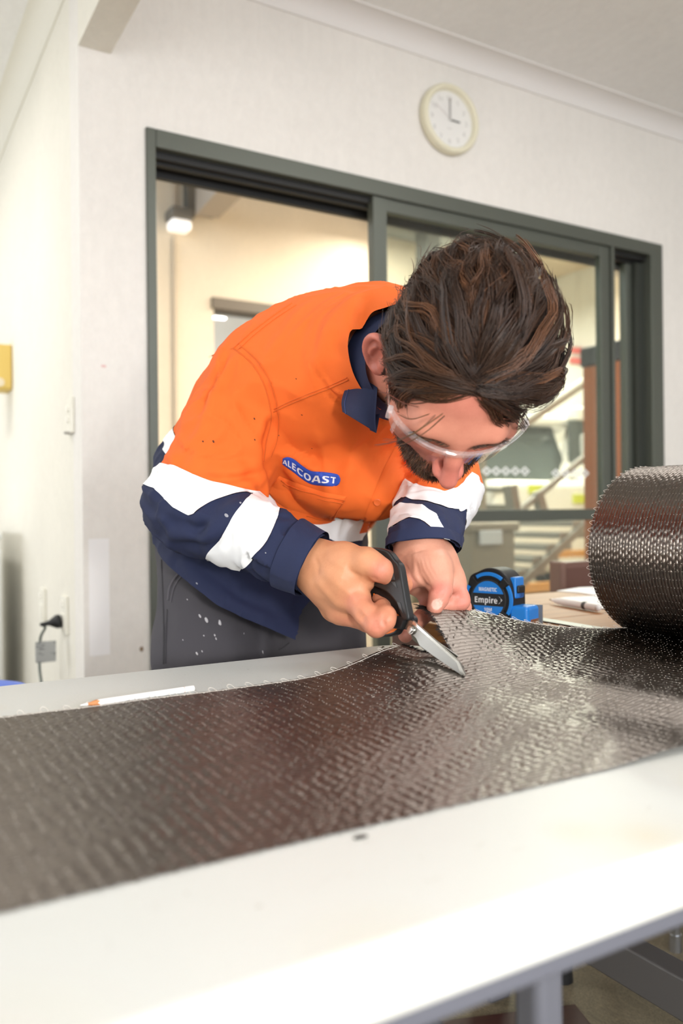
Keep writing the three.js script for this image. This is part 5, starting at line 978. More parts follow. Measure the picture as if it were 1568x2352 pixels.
// left hand, thumb on the sheet and fingers under it
const LH = {
  palm: [chain([[J.wrL.clone().lerp(J.elL, 0.45), 0.034], q(966, 1258, 1.125, 0.0285), q(985, 1300, 1.128, 0.031), q(1012, 1335, 1.130, 0.024)], 0.02), chain([q(975, 1272, 1.108, 0.024), q(994, 1308, 1.092, 0.0235), q(1008, 1332, 1.080, 0.0165)], 0.014), chain([q(945, 1268, 1.132, 0.022), q(940, 1310, 1.138, 0.022), q(960, 1340, 1.14, 0.018)], 0.014), chain([q(1012, 1285, 1.130, 0.02), q(1040, 1338, 1.122, 0.0165)], 0.012)],
  fingers: [
    chain([q(1006, 1330, 1.080, 0.0160), q(1013, 1356, 1.068, 0.0132), q(1007, 1374, 1.062, 0.0122), q(998, 1393, 1.062, 0.0108)]),
    chain([q(1036, 1332, 1.122, 0.0160), q(1056, 1372, 1.102, 0.0118), q(1058, 1382, 1.096, 0.0112), q(1034, 1386, 1.086, 0.0098), q(1014, 1392, 1.082, 0.0090)]),
    chain([q(1024, 1336, 1.135, 0.0160), q(1060, 1394, 1.115, 0.0120), q(1036, 1408, 1.106, 0.0108), q(1000, 1414, 1.100, 0.0095)]),
    chain([q(985, 1345, 1.140, 0.0155), q(985, 1402, 1.120, 0.0120), q(952, 1432, 1.095, 0.0108), q(931, 1459, 1.075, 0.0096)]),
    chain([q(945, 1318, 1.140, 0.0150), q(922, 1350, 1.118, 0.0112), q(940, 1334, 1.094, 0.0106), q(961, 1326, 1.086, 0.0098)]),
    chain([q(960, 1340, 1.140, 0.0120), q(942, 1380, 1.112, 0.0106), q(958, 1376, 1.094, 0.0102), q(973, 1367, 1.085, 0.0094)])],
};
LH.fingers.length = 5;
const knuckles = [[812, 1372, 1.03], [866, 1436, 0.995], [783, 1404, 1.055], [872, 1310, 1.0]].map(([a, b, c]) => P(a, b, c)), knL2 = [[1013, 1352, 1.056], [1058, 1380, 1.088]].map(([a, b, c]) => P(a, b, c));
function handG(H, kn, tendons, tint, nails) {
  const f = (x, y, z) => {
    let p = 1e9, g = 1e9; for (const c of H.palm) p = smin(p, c(x, y, z), 0.016);
    if (p > 0.16) return p - 0.08;
    for (const c of H.fingers) { const d = c(x, y, z); g = smin(g, d, 0.0022); }
    let d = smin(p, g, 0.0095);
    if (d < 0.012 && d > -0.012) { let w = 0.00035 * n3(x * 45, y * 45, z * 45); for (const [a, b, amp, wd] of H.lines ?? []) { const dx = b.x - a.x, dy = b.y - a.y, dz = b.z - a.z, t = clamp(((x - a.x) * dx + (y - a.y) * dy + (z - a.z) * dz) / (dx * dx + dy * dy + dz * dz), 0, 1), m = (x - a.x - dx * t) ** 2 + (y - a.y - dy * t) ** 2 + (z - a.z - dz * t) ** 2; w += amp * Math.exp(-m / (wd * wd)) * (0.35 + 0.65 * Math.sin(Math.PI * t)); } d -= w; }
    return d;
  };
  const ln = []; for (const [amp, wd, ...l] of tendons) { const p = l.map(([a, b]) => castPx(a, b, f)); for (let i = 0; i + 1 < p.length; i++) ln.push([p[i], p[i + 1], amp, wd]); }
  H.lines = ln;
  const lo = tint.lo, hi = tint.hi, g = nets(f, lo, hi, 0.0019, 1.6);
  vcol(g, (x, y, z) => {
    let k = 0.15; for (const p of kn) k += 0.5 * Math.exp(-((x - p.x) ** 2 + (y - p.y) ** 2 + (z - p.z) ** 2) / 0.00022);
    let fin = 1e9; for (const c of H.fingers) fin = Math.min(fin, c(x, y, z)); const pal = Math.min(...H.palm.map((c) => c(x, y, z)));
    k += 0.40 * sstep(0.0, 0.010, pal - fin); let c = tint.base.map((v, i) => mix(v, tint.pink[i], clamp(k, 0, 1)));
    c = skinTone(x, y, z, c);
    for (const [p, r] of nails) { const m = ((x - p.x) ** 2 + (y - p.y) ** 2 + (z - p.z) ** 2) / (r * r); if (m < 1) c = c.map((v, i) => mix(v, lin(0xefc4b4)[i], 0.8 * sstep(1, 0.7, m))); }
    return c;
  });
  return { g, f };
}
const pts3 = (l) => l.map(([a, b, c]) => P(a, b, c));
const [rlo, rhi] = boxOf(pts3([[650, 1230, 1.12], [650, 1370, 1.12], [940, 1260, 1.0], [930, 1470, 0.99], [800, 1300, 1.13]]), 0.035), [llo, lhi] = boxOf(pts3([[900, 1230, 1.17], [1080, 1230, 1.16], [1080, 1430, 1.05], [920, 1480, 1.05], [960, 1250, 1.17]]), 0.03);
const tenR = [[0.0013, 0.006, [735, 1302], [775, 1340], [815, 1374]], [0.0012, 0.006, [728, 1330], [755, 1368], [783, 1402]], [0.0016, 0.008, [808, 1366], [820, 1382]], [-0.0032, 0.005, [840, 1322], [848, 1345], [854, 1366]], [-0.0016, 0.004, [852, 1326], [868, 1333]], [-0.0026, 0.004, [820, 1406], [828, 1416], [836, 1424]],
  [0.0009, 0.004, [758, 1284], [785, 1300], [806, 1330]], [0.0008, 0.004, [770, 1322], [792, 1330], [810, 1352]], [-0.0006, 0.0016, [868, 1288], [866, 1300], [864, 1318]], [-0.0006, 0.0016, [875, 1292], [873, 1304], [871, 1322]], [-0.0005, 0.0016, [862, 1284], [859, 1298]], [-0.0007, 0.0018, [852, 1430], [860, 1426], [868, 1430]], [-0.0007, 0.0018, [850, 1438], [860, 1433], [870, 1437]], [-0.0007, 0.0018, [856, 1447], [864, 1442], [873, 1445]], [-0.0022, 0.003, [883, 1410], [879, 1424], [884, 1440]], [-0.0012, 0.004, [800, 1310], [830, 1325]], [-0.0008, 0.003, [722, 1280], [732, 1300], [728, 1325]]];
const tenL = [[-0.0026, 0.0036, [955, 1288], [961, 1318], [976, 1344], [990, 1352]], [-0.0011, 0.0022, [963, 1284], [970, 1314], [984, 1338]], [-0.0010, 0.0022, [971, 1280], [979, 1308], [994, 1332]], [-0.0009, 0.0022, [980, 1280], [988, 1306], [1002, 1328]], [-0.0014, 0.0026, [914, 1284], [946, 1270], [975, 1262]], [-0.0010, 0.0024, [925, 1272], [950, 1262]], [-0.0010, 0.0022, [995, 1361], [1008, 1366], [1022, 1360]], [-0.0008, 0.002, [994, 1368], [1006, 1372], [1019, 1367]], [-0.0022, 0.003, [1032, 1374], [1050, 1384], [1066, 1381]], [0.0014, 0.005, [948, 1262], [956, 1300]], [-0.0014, 0.003, [930, 1300], [940, 1318], [955, 1338]], [-0.0010, 0.0015, [994, 1386], [997, 1380], [1004, 1380], [1009, 1387], [1008, 1395]]];
const rightH = handG(RH, knuckles, tenR, { lo: rlo, hi: rhi, base: lin(0xc78d66), pink: lin(0xc77d66) }, []);
const leftH = handG(LH, knL2, tenL, { lo: llo, hi: lhi, base: lin(0xcc947b), pink: lin(0xc87c6c) }, [[P(1003, 1389, 1.049), 0.0078], [P(974, 1364, 1.076), 0.0055]]);
// the rest of the body inside the clothes, coarse
const bodyF = (x, y, z) => {
  let d = torsoF(x, y, z) + 0.026; d = smin(d, Math.min(sR1(x, y, z), sL1(x, y, z)) + 0.030, 0.04); d = smin(d, Math.min(sR2(x, y, z) + 0.016, sL2(x, y, z) + 0.018), 0.02);
  return smin(d, Math.min(coneV(hipR, knR, 0.085, 0.07)(x, y, z), coneV(hipL, knL, 0.085, 0.07)(x, y, z), coneV(knR, kR, 0.07, 0.055)(x, y, z), coneV(knL, kL, 0.07, 0.055)(x, y, z), coneV(kR, fRt, 0.055, 0.042)(x, y, z), coneV(kL, fLt, 0.055, 0.042)(x, y, z)), 0.05);
};
{
  const [lo, hi] = boxOf([J.pel, J.shR, J.shL, J.elR, J.elL, J.wrR, J.wrL, J.neck, fRt, fLt], 0.18);
  const core = nets(bodyF, lo, hi, 0.016, 1.4), sk = lin(0xd79f84); const [trim] = cut(core, (x, y, z) => Math.max(neckHole(x, y, z) - 0.03, aFR(x, y, z) - 0.255, aFL(x, y, z) - 0.20));
  vcol(trim, () => sk);
  const strip = (g) => clothUV(g);
  const pores = dataTex(256, (u, v) => 0.5 + 0.22 * tn(u, v, 60) + 0.2 * tn(u, v, 110, 4), false, 14);
  const all = mergeGeometries([trim, headG, rightH.g, leftH.g].map(strip));
  const skinM = new THREE.MeshPhysicalMaterial({ color: 0xffffff, vertexColors: true, roughness: 0.48, specularIntensity: 0.7, bumpMap: pores, bumpScale: 0.00025, sheen: 0.2, sheenColor: new THREE.Color(0xd08070), sheenRoughness: 0.5 });
  mesh('body', all, skinM, man);
}
// ---------------------------------------------------------------- hair, beard, brows: strands
const strandMesh = (paths) => {               // paths: {p: [Vector3...], r, c}
  let nv = 0, ni = 0; for (const s of paths) { nv += s.p.length * 3; ni += (s.p.length - 1) * 18; }
  const pos = new Float32Array(nv * 3), nor = new Float32Array(nv * 3), col = new Float32Array(nv * 3), ind = new Uint32Array(ni); let v = 0, o = 0; const t = V(), a = V(), b = V(), q0 = V();
  for (const s of paths) {
    const n = s.p.length;
    for (let i = 0; i < n; i++) {
      t.copy(s.p[Math.min(i + 1, n - 1)]).sub(s.p[Math.max(i - 1, 0)]).normalize(); q0.set(0.3, 0.9, 0.31); a.crossVectors(t, q0).normalize(); b.crossVectors(t, a);
      const r = s.r * (i === n - 1 ? 0.25 : i === n - 2 ? 0.7 : 1), k = s.k ? mix(1, s.k, i / (n - 1)) : 1;
      for (let w = 0; w < 3; w++) { const c = Math.cos(w * 2.0944), d = Math.sin(w * 2.0944), j = (v + i * 3 + w) * 3; for (let e = 0; e < 3; e++) { const g = a.getComponent(e) * c + b.getComponent(e) * d; nor[j + e] = g; pos[j + e] = s.p[i].getComponent(e) + g * r; col[j + e] = s.c[e] * k; } }
      if (i < n - 1) for (let w = 0; w < 3; w++) { const p = v + i * 3 + w, u = v + i * 3 + (w + 1) % 3; ind[o++] = p; ind[o++] = u; ind[o++] = p + 3; ind[o++] = u; ind[o++] = u + 3; ind[o++] = p + 3; }
    }
    v += n * 3;
  }
  const g = new THREE.BufferGeometry(); g.setAttribute('position', new THREE.BufferAttribute(pos, 3)); g.setAttribute('normal', new THREE.BufferAttribute(nor, 3)); g.setAttribute('color', new THREE.BufferAttribute(col, 3)); g.setIndex(new THREE.BufferAttribute(ind, 1)); return g;
};
const hairM = new THREE.MeshPhysicalMaterial({ color: 0xffffff, vertexColors: true, roughness: 0.42, specularIntensity: 0.9 });
const cranG = (x, y, z, e = 0.001) => V(cran(x + e, y, z) - cran(x - e, y, z), cran(x, y + e, z) - cran(x, y - e, z), cran(x, y, z + e) - cran(x, y, z - e)).normalize();
const FP = V(0.004, 0.092, 0.070);
{
  const r = rng(2024), paths = [], N = 11, cD = lin(0x1d140f), cM = lin(0x3b281c), cL = lin(0x70492f);
  const roots = [];
  let guard = 0;
  while (roots.length < 560 && guard++ < 60000) {
    const u = r() * 2 - 1, a = r() * 2 * Math.PI, s = Math.sqrt(1 - u * u), p = V(s * Math.cos(a) * 0.0755, 0.034 + u * 0.093, -0.016 + s * Math.sin(a) * 0.098);
    if (hairline(p.x, p.y, p.z) < 0.001 || p.y < -0.045) continue;
    if (p.y < 0.0 && p.z > -0.03 && Math.abs(p.x) > 0.05 && r() < 0.5) continue;
    roots.push(p);
  }
  for (let i = 0; i < 110; i++) { const a = (r() - 0.5) * 1.9, p = V(0.074 * Math.sin(a), 0.034 + 0.093 * (0.60 - 0.30 * Math.abs(a)), 0); p.z = -0.016 + 0.098 * Math.sqrt(Math.max(0, 1 - (p.x / 0.0755) ** 2 - ((p.y - 0.034) / 0.093) ** 2)); if (hairline(p.x, p.y, p.z) > -0.006) roots.push(p); }   // the fringe line
  for (const p0 of roots) {
    const layer = Math.pow(r(), 0.8), left = sstep(-0.03, 0.065, p0.x), frontish = sstep(0.0, 0.07, p0.z);
    const sideR = sstep(-0.045, -0.07, p0.x);
    const H = (0.012 + 0.040 * left * (0.45 + 0.55 * frontish) + 0.000 * sstep(0.0, -0.09, p0.z)) * (1 - 0.45 * sideR), L = (0.050 + 0.055 * frontish + 0.018 * left + 0.025 * r()) * (1 - 0.45 * sideR);
    const p = p0.clone(), g = [], ph = r() * 6.28, wv = (0.0016 + 0.0042 * r()) * (1 + left), fr = 0.8 + 1.5 * r(), flick = (r() - 0.3) * 0.024, tw = (r() - 0.5) * 1.5;
    const ds = L / N; let path = p.clone();
    for (let i = 0; i <= N; i++) {
      const t = i / N, n = cranG(p.x, p.y, p.z), f = p.clone().sub(FP); f.x += 0.35 * left * 0.06; f.addScaledVector(n, -f.dot(n)).normalize();
      const sd = n.clone().cross(f), c = Math.cos(tw * t), s = Math.sin(tw * t), dir = f.clone().multiplyScalar(c).addScaledVector(sd, s);
      if (left > 0.4) dir.addScaledVector(V(0.9, 0.25, 0.45), 0.55 * left * frontish * t);
      dir.add(V(n3(p.x * 22, p.y * 22, p.z * 22 + 5), n3(p.x * 22 + 9, p.y * 22, p.z * 22), n3(p.x * 22, p.y * 22 + 7, p.z * 22)).multiplyScalar(0.55 * t)); dir.addScaledVector(n, -dir.dot(n)).normalize();
      if (i) p.addScaledVector(dir, ds);
      const h = H * (0.2 + 0.8 * layer) * Math.sin(Math.PI * Math.min(0.06 + 0.58 * t, 0.6)) + flick * Math.max(0, t - 0.72) * (0.4 + left), nn = cranG(p.x, p.y, p.z);
      p.addScaledVector(nn, -cran(p.x, p.y, p.z));
      g.push(p.clone().addScaledVector(nn, h + 0.0008).addScaledVector(sd, wv * Math.sin(ph + t * 6.28 * fr) * t * 1.4));
    }
    const lc = r(), light = lc > 0.90 ? 0.85 : lc > 0.72 ? 0.4 : 0.12 * r(), cnt = 22, n0 = cranG(p0.x, p0.y, p0.z), tA = V(n0.y, n0.z, n0.x).cross(n0).normalize(), tB = n0.clone().cross(tA), spread = 0.0085, tip = 0.12 + 0.5 * r();
    for (let k = 0; k < cnt; k++) {
      const a = r() * 6.28, q = Math.sqrt(r()) * spread, off = tA.clone().multiplyScalar(q * Math.cos(a)).addScaledVector(tB, q * Math.sin(a)).addScaledVector(n0, 0.0022 * (r() - 0.4)), cut_ = 0.72 + 0.28 * r(), m = Math.max(5, Math.round(N * cut_)), j1 = r() * 6.28, ja = 0.0009 * r() + (r() < 0.06 ? 0.003 : 0), stray = r() < 0.13 ? 0.016 * r() : 0;
      const pts = []; for (let i = 0; i <= m; i++) { const t = i / N; pts.push(g[Math.min(i, N)].clone().addScaledVector(off, mix(1, tip, t)).addScaledVector(tA, ja * Math.sin(j1 + t * 9) * t).addScaledVector(n0, stray * t * t).applyMatrix4(HMat)); }
      const s = r(), base = cD.map((v, i) => mix(mix(v, cM[i], s * 0.9), cL[i], light * (0.5 + 0.5 * s)));
      paths.push({ p: pts, r: 0.00030 + 0.00012 * r(), c: base, k: 1.25 });
    }
  }
  const hair = mesh('hair', strandMesh(paths), hairM, man); hair.userData.kind = 'stuff'; hair.userData.label = 'dark brown swept back hair';
  // loose strands over the temple
  const loose = [], S = [[[1015, 950, 0.872], [975, 978, 0.868], [935, 1003, 0.875], [895, 1017, 0.905], [858, 1023, 0.94]], [[1000, 955, 0.874], [960, 990, 0.87], [915, 1010, 0.885], [880, 1010, 0.91]], [[1020, 955, 0.872], [980, 990, 0.866], [945, 1012, 0.872], [905, 1026, 0.90]], [[960, 935, 0.89], [925, 925, 0.905], [890, 905, 0.925], [868, 900, 0.945]], [[985, 950, 0.88], [945, 962, 0.885], [915, 950, 0.90]]];
  for (const l of S) { const cv = new THREE.CatmullRomCurve3(l.map(([a, b, c]) => P(a, b, c))); for (let k = 0; k < 5; k++) { const o = V(r() - 0.5, r() - 0.5, r() - 0.5).multiplyScalar(0.0035); loose.push({ p: cv.getPoints(14).map((p, i) => p.add(o.clone().multiplyScalar(0.4 + 0.6 * Math.abs(i / 14 - 0.5)))), r: 0.00021, c: cL.map((v) => v * (0.5 + 0.6 * r())) }); } }
  mesh('loose_strands', strandMesh(loose), hairM, man).userData.kind = 'stuff';
  // beard and brows
  const hg = headG.clone().applyMatrix4(HInv), hp = hg.attributes.position, hn = hg.attributes.normal, bp = [], br = [], cand = [], cb = []; 
  for (let i = 0; i < hp.count; i++) { const x = hp.getX(i), y = hp.getY(i), z = hp.getZ(i); if (jawZone(x, y, z) > 0.003) cand.push(i); else if (z > 0.07 && Math.abs(y - 0.0145 - 0.02 * (Math.abs(x) - 0.03)) < 0.0042 && Math.abs(x) > 0.012 && Math.abs(x) < 0.05) cb.push(i); }
  const nl = HInv.clone().transpose(), cB = lin(0x241710), cB2 = lin(0x80593c);
  const grow = (list, count, out, len, dirF) => { if (!list.length) return; for (let k = 0; k < count; k++) { const i = list[Math.floor(r() * list.length)], p = V(hp.getX(i), hp.getY(i), hp.getZ(i)), n = cranG(p.x, p.y, p.z), e = 0.002, nn = V(headF(p.x + e, p.y, p.z) - headF(p.x - e, p.y, p.z), headF(p.x, p.y + e, p.z) - headF(p.x, p.y - e, p.z), headF(p.x, p.y, p.z + e) - headF(p.x, p.y, p.z - e)).normalize(); p.add(V(r() - 0.5, r() - 0.5, r() - 0.5).multiplyScalar(0.0026)); const d = dirF(p, nn), l = len * (0.5 + 0.9 * r()), pts = []; for (let q = 0; q <= 3; q++) { const t = q / 3; pts.push(p.clone().addScaledVector(nn, l * t * (0.75 - 0.3 * t)).addScaledVector(d, l * t * 0.75).applyMatrix4(HMat)); } const s = r(); out.push({ p: pts, r: 0.00026, c: cB.map((v, q) => mix(v, cB2[q], s * s * 0.8)), k: 1.5 }); } };
  grow(cand, 9000, bp, 0.0068, (p) => V((r() - 0.5) * 0.9, -0.75, 0.25 + (r() - 0.5) * 0.6));
  grow(cb, 420, br, 0.007, (p) => V(Math.sign(p.x) * 0.9, 0.25, -0.1));
  mesh('beard', strandMesh(bp), hairM, man).userData.kind = 'stuff';
  if (br.length) mesh('eyebrows', strandMesh(br), hairM, man).userData.kind = 'stuff';
}
// ---------------------------------------------------------------- clear safety glasses, in the axes of the head
{
  const gl = new THREE.Group(); gl.name = 'safety_glasses'; gl.applyMatrix4(HMat); man.add(gl);
  const clear = new THREE.MeshPhysicalMaterial({ color: 0xffffff, transmission: 1, roughness: 0.02, thickness: 0, ior: 1.5, specularIntensity: 1 }), plastic = new THREE.MeshPhysicalMaterial({ color: 0xffffff, transmission: 0.93, roughness: 0.08, thickness: 0, ior: 1.5, clearcoat: 1, clearcoatRoughness: 0.05 });
  const R0 = 0.0850, zc = 0.0225, ph = 1.06, top = 0.015;
  const arc = (a, y, r = R0) => V(r * Math.sin(a), y, zc + r * Math.cos(a) - 0.10 * (top - y));
  const n = 48, m = 8, pos = [], ind = [];
  for (let i = 0; i <= n; i++) for (let j = 0; j <= m; j++) { const a = mix(-ph, ph, i / n), yb = -0.034 + 0.032 * Math.exp(-((a / 0.20) ** 2)) + 0.010 * Math.pow(Math.abs(a) / ph, 4), p = arc(a, mix(top, yb, j / m)); pos.push(p.x, p.y, p.z); if (i < n && j < m) { const o = i * (m + 1) + j; ind.push(o, o + 1, o + m + 1, o + 1, o + m + 2, o + m + 1); } }
  const lg = new THREE.BufferGeometry(); lg.setAttribute('position', new THREE.Float32BufferAttribute(pos, 3)); lg.setIndex(ind); lg.computeVertexNormals();
  mesh('lens', lg, clear, gl);
  const bandG = (y0, y1, r0, r1, a0, a1) => { const s = []; for (let i = 0; i <= 40; i++) s.push(mix(a0, a1, i / 40)); const sh = new THREE.Shape(); s.forEach((a, i) => { const x = r1 * Math.sin(a), z = r1 * Math.cos(a); i ? sh.lineTo(x, z) : sh.moveTo(x, z); }); s.reverse().forEach((a) => sh.lineTo(r0 * Math.sin(a), r0 * Math.cos(a))); const g = new THREE.ExtrudeGeometry(sh, { depth: y1 - y0, bevelEnabled: true, bevelSize: 0.0006, bevelThickness: 0.0006, bevelSegments: 2 }); return g.applyMatrix4(frame(V(0, y1, zc), V(1, 0, 0), V(0, 0, 1), V(0, -1, 0))); };
  mesh('brow_bar', bandG(top - 0.002, top + 0.0035, R0 - 0.0005, R0 + 0.0035, -ph, ph), plastic, gl);
  for (const s of [-1, 1]) {
    const e = arc(s * ph, 0.006);
    mesh('hinge', rbox(0.006, 0.016, 0.010, 0.0018).rotateY(s * 0.2).translate(e.x + s * 0.0015, e.y, e.z - 0.002), new THREE.MeshPhysicalMaterial({ color: 0xf6f4f5, transmission: 0.75, roughness: 0.3, thickness: 0 }), gl);
    const tp = [V(e.x + s * 0.002, 0.006, e.z), V(s * 0.0790, 0.005, 0.02), V(s * 0.0825, 0.006, -0.012), V(s * 0.080, -0.004, -0.035), V(s * 0.077, -0.018, -0.044)];
    const sh = shapeOf([[-0.0011, -0.0055], [0.0011, -0.0055], [0.0011, 0.0055], [-0.0011, 0.0055]]);
    const cv = new THREE.CatmullRomCurve3(tp), tg = new THREE.TubeGeometry(cv, 30, 1, 6); { const q0 = cv.getSpacedPoints(30), pa = tg.attributes.position; for (let i = 0; i < pa.count; i++) { const c = q0[Math.min(30, Math.floor(i / 7))], d = V(pa.getX(i) - c.x, pa.getY(i) - c.y, pa.getZ(i) - c.z).normalize(); pa.setXYZ(i, c.x + d.x * 0.0012, c.y + d.y * 0.0048, c.z + d.z * 0.0020); } tg.computeVertexNormals(); }
    mesh('temple', tg, plastic, gl);
  }
  mesh('nose_pad', merge([rod(V(-0.009, -0.004, 0.104), V(-0.013, -0.018, 0.098), 0.0016, 10), rod(V(0.009, -0.004, 0.104), V(0.013, -0.018, 0.098), 0.0016, 10)]), plastic, gl);
}
// ---------------------------------------------------------------- scissors
{
  const piv = P(945, 1446, 1.0), tip = P(1070, 1551, 0.934), top = P(905, 1264, 1.032);
  const ex = tip.clone().sub(piv).normalize(), nz = ex.clone().cross(top.clone().sub(piv)).normalize(); if (nz.dot(EYE.clone().sub(piv)) < 0) nz.negate();
  const ey = nz.clone().cross(ex).normalize(), FM = frame(piv, ex, ey, nz);
  const t = thing('scissors', 'scissors with black and orange handles cutting the black sheet', 'scissors', null); t.applyMatrix4(FM);
  const on = (px, py) => { const r = ray(px, py), k = piv.clone().sub(EYE).dot(nz) / r.dot(nz), p = EYE.clone().addScaledVector(r, k).sub(piv); return [p.dot(ex), p.dot(ey)]; };
  const poly = (l) => l.map(([a, b]) => on(a, b)), round = (l, n = 60) => new THREE.SplineCurve([...poly(l), poly(l)[0]].map((p) => new THREE.Vector2(...p))).getPoints(n).map((p) => [p.x, p.y]);
  const blk = M(0x1b1b1c, 0.42, { bumpMap: dataTex(128, (u, v) => 0.5 + 0.3 * tn(u, v, 30), false, 30), bumpScale: 0.0001 }), org = M(0xe8762a, 0.45), steel = M(0x9d9b95, 0.30, { metalness: 1, bumpMap: dataTex(256, (u, v) => 0.5 + 0.3 * n2(u * 300, v * 4), false, 40), bumpScale: 0.00002 });
  const plate = (name, pts, z0, d, m, holes = [], bev = 0.0012) => mesh(name, extrude(pts, d - 2 * bev, bev, holes).translate(0, 0, z0 + bev), m, t);
  // blades
  plate('blade', poly([[931, 1441], [941, 1422], [953, 1426], [1005, 1472], [1057, 1519], [1071, 1549], [1062, 1551], [1001, 1509], [966, 1483], [958, 1466]]), 0, 0.0026, steel, [], 0.0005);
  mesh('blade', extrude(poly([[936, 1428], [952, 1436], [1000, 1484], [1030, 1512], [1024, 1518], [996, 1512], [966, 1496], [944, 1470]]), 0.0014, 0.0004).translate(0, 0, -0.0030).rotateY(0.30), M(0x8f8e89, 0.3, { metalness: 1 }), t);
  const edge = poly([[953, 1426], [1057, 1519], [1071, 1549], [1062, 1551], [1052, 1522], [950, 1432]]);
  plate('spine_bevel', edge, 0.0026, 0.0007, M(0xd9d8d3, 0.16, { metalness: 1 }), [], 0.0002);
  // screw
  { const g = new THREE.CylinderGeometry(0.0052, 0.0058, 0.003, 28).rotateX(Math.PI / 2).translate(0, 0, 0.0042), h = new THREE.CylinderGeometry(0.0034, 0.0040, 0.002, 24).rotateX(Math.PI / 2).translate(0, 0, 0.0064), c = on(949, 1447); mesh('pivot_screw', merge([g, h]).translate(c[0], c[1], 0), M(0xc9c8c4, 0.22, { metalness: 1 }), t); }
  // upper handle: a loop for the thumb
  plate('handle', round([[848, 1272], [858, 1262], [873, 1258.5], [902, 1266], [919, 1286], [930, 1301], [938, 1344], [945, 1385], [951, 1417], [946, 1425], [935, 1418], [922, 1384], [897, 1358], [862, 1342], [848, 1330], [843, 1300]], 120), -0.001, 0.012, blk, [round([[866, 1274], [892, 1281], [903, 1297], [906, 1326], [902, 1339], [880, 1334], [862, 1325], [856, 1300], [859, 1280]], 60)], 0.0022);
  plate('handle_inlay', poly([[909, 1309], [918, 1318], [921, 1332], [910, 1331]]), 0.0105, 0.0012, M(0x3a3b3c, 0.4), [], 0.0003);
  plate('handle_inlay', poly([[912, 1336], [922, 1337], [926, 1351], [918, 1343]]), 0.0105, 0.0012, M(0x3a3b3c, 0.4), [], 0.0003);
  plate('handle_inlay', poly([[926, 1383], [934, 1384], [940, 1408], [932, 1398]]), 0.0105, 0.0012, M(0x343536, 0.4), [], 0.0003);
  // lower handle: a long loop for the fingers
  plate('handle', round([[853, 1340], [880, 1352], [908, 1376], [926, 1402], [943, 1421], [935, 1446], [914, 1444], [902, 1458], [872, 1463], [835, 1454], [802, 1438], [786, 1420], [792, 1398], [818, 1368], [838, 1346]], 120), -0.014, 0.012, blk, [round([[858, 1364], [882, 1390], [904, 1412], [909, 1424], [902, 1442], [876, 1450], [840, 1440], [808, 1424], [803, 1412], [824, 1386], [844, 1366]], 80)], 0.0022);
  plate('joint_block', poly([[922, 1414], [949, 1420], [938, 1425], [929, 1446], [909, 1442], [914, 1418]]), -0.001, 0.009, blk, [], 0.0018);
  plate('soft_liner', round([[902, 1405], [915, 1417], [908, 1446], [886, 1448], [882, 1443], [900, 1437], [906, 1424]], 50), -0.0125, 0.012, org, [], 0.0014);
  plate('soft_liner', round([[856, 1362], [880, 1385], [903, 1408], [906, 1413], [900, 1411], [878, 1391], [855, 1368]], 50), -0.012, 0.0105, org, [], 0.0008);
  plate('soft_liner', round([[806, 1424], [842, 1440], [880, 1451], [900, 1446], [902, 1451], [878, 1457], [838, 1447], [804, 1430]], 50), -0.012, 0.0105, org, [], 0.0008);
}
// ---------------------------------------------------------------- collar, badge, pocket, placket, seams of the shirt
const onShirt = (px, py, up = 0) => { const p = castPx(px, py); if (up) p.addScaledVector(gradOf(shirtF, p), up); return p; };
function seam(list, r = 0.0011, up = 0.0002, f = shirtF) {
  const cv = new THREE.SplineCurve(list.map((p) => new THREE.Vector2(...p))), n = Math.max(12, Math.round(cv.getLength() / 6)), pts = cv.getPoints(n).map((p) => { const w = castPx(p.x, p.y, f); return w.addScaledVector(gradOf(f, w), up); });
  return new THREE.TubeGeometry(new THREE.CatmullRomCurve3(pts), n * 2, r, 6);
}
// a patch of cloth lying on the shirt: rows of points that the photograph shows, raised by a thickness
function patch(name, top, bottom, mat, thick = 0.0022, nu = 40, nv = 14, bulge = 0, parent = shirt, uvf) {
  const a = new THREE.SplineCurve(top.map((p) => new THREE.Vector2(...p))), b = new THREE.SplineCurve(bottom.map((p) => new THREE.Vector2(...p))), pos = [], nor = [], uv = [], ind = [];
  for (let j = 0; j <= nv; j++) for (let i = 0; i <= nu; i++) { const u = i / nu, v = j / nv, p = a.getPoint(u).lerp(b.getPoint(u), v), w = castPx(p.x, p.y, bodyShirt), n = gradOf(bodyShirt, w, 0.006), rim = Math.min(1, 6 * Math.min(u, 1 - u, v, 1 - v)), k = thick * (0.15 + 0.85 * Math.sqrt(rim)) + bulge * Math.sin(Math.PI * u) * Math.sin(Math.PI * v); w.addScaledVector(n, k); pos.push(w.x, w.y, w.z); uv.push(...(uvf ? [u, 1 - v] : [w.x * 1.2 + w.z * 0.7, w.y * 1.2 + w.z * 0.9])); if (i < nu && j < nv) { const o = j * (nu + 1) + i; ind.push(o, o + nu + 1, o + 1, o + 1, o + nu + 1, o + nu + 2); } }
  const g = new THREE.BufferGeometry(); g.setAttribute('position', new THREE.Float32BufferAttribute(pos, 3)); g.setAttribute('uv', new THREE.Float32BufferAttribute(uv, 2)); g.setIndex(ind); g.computeVertexNormals(); return mesh(name, g, mat, parent);
}
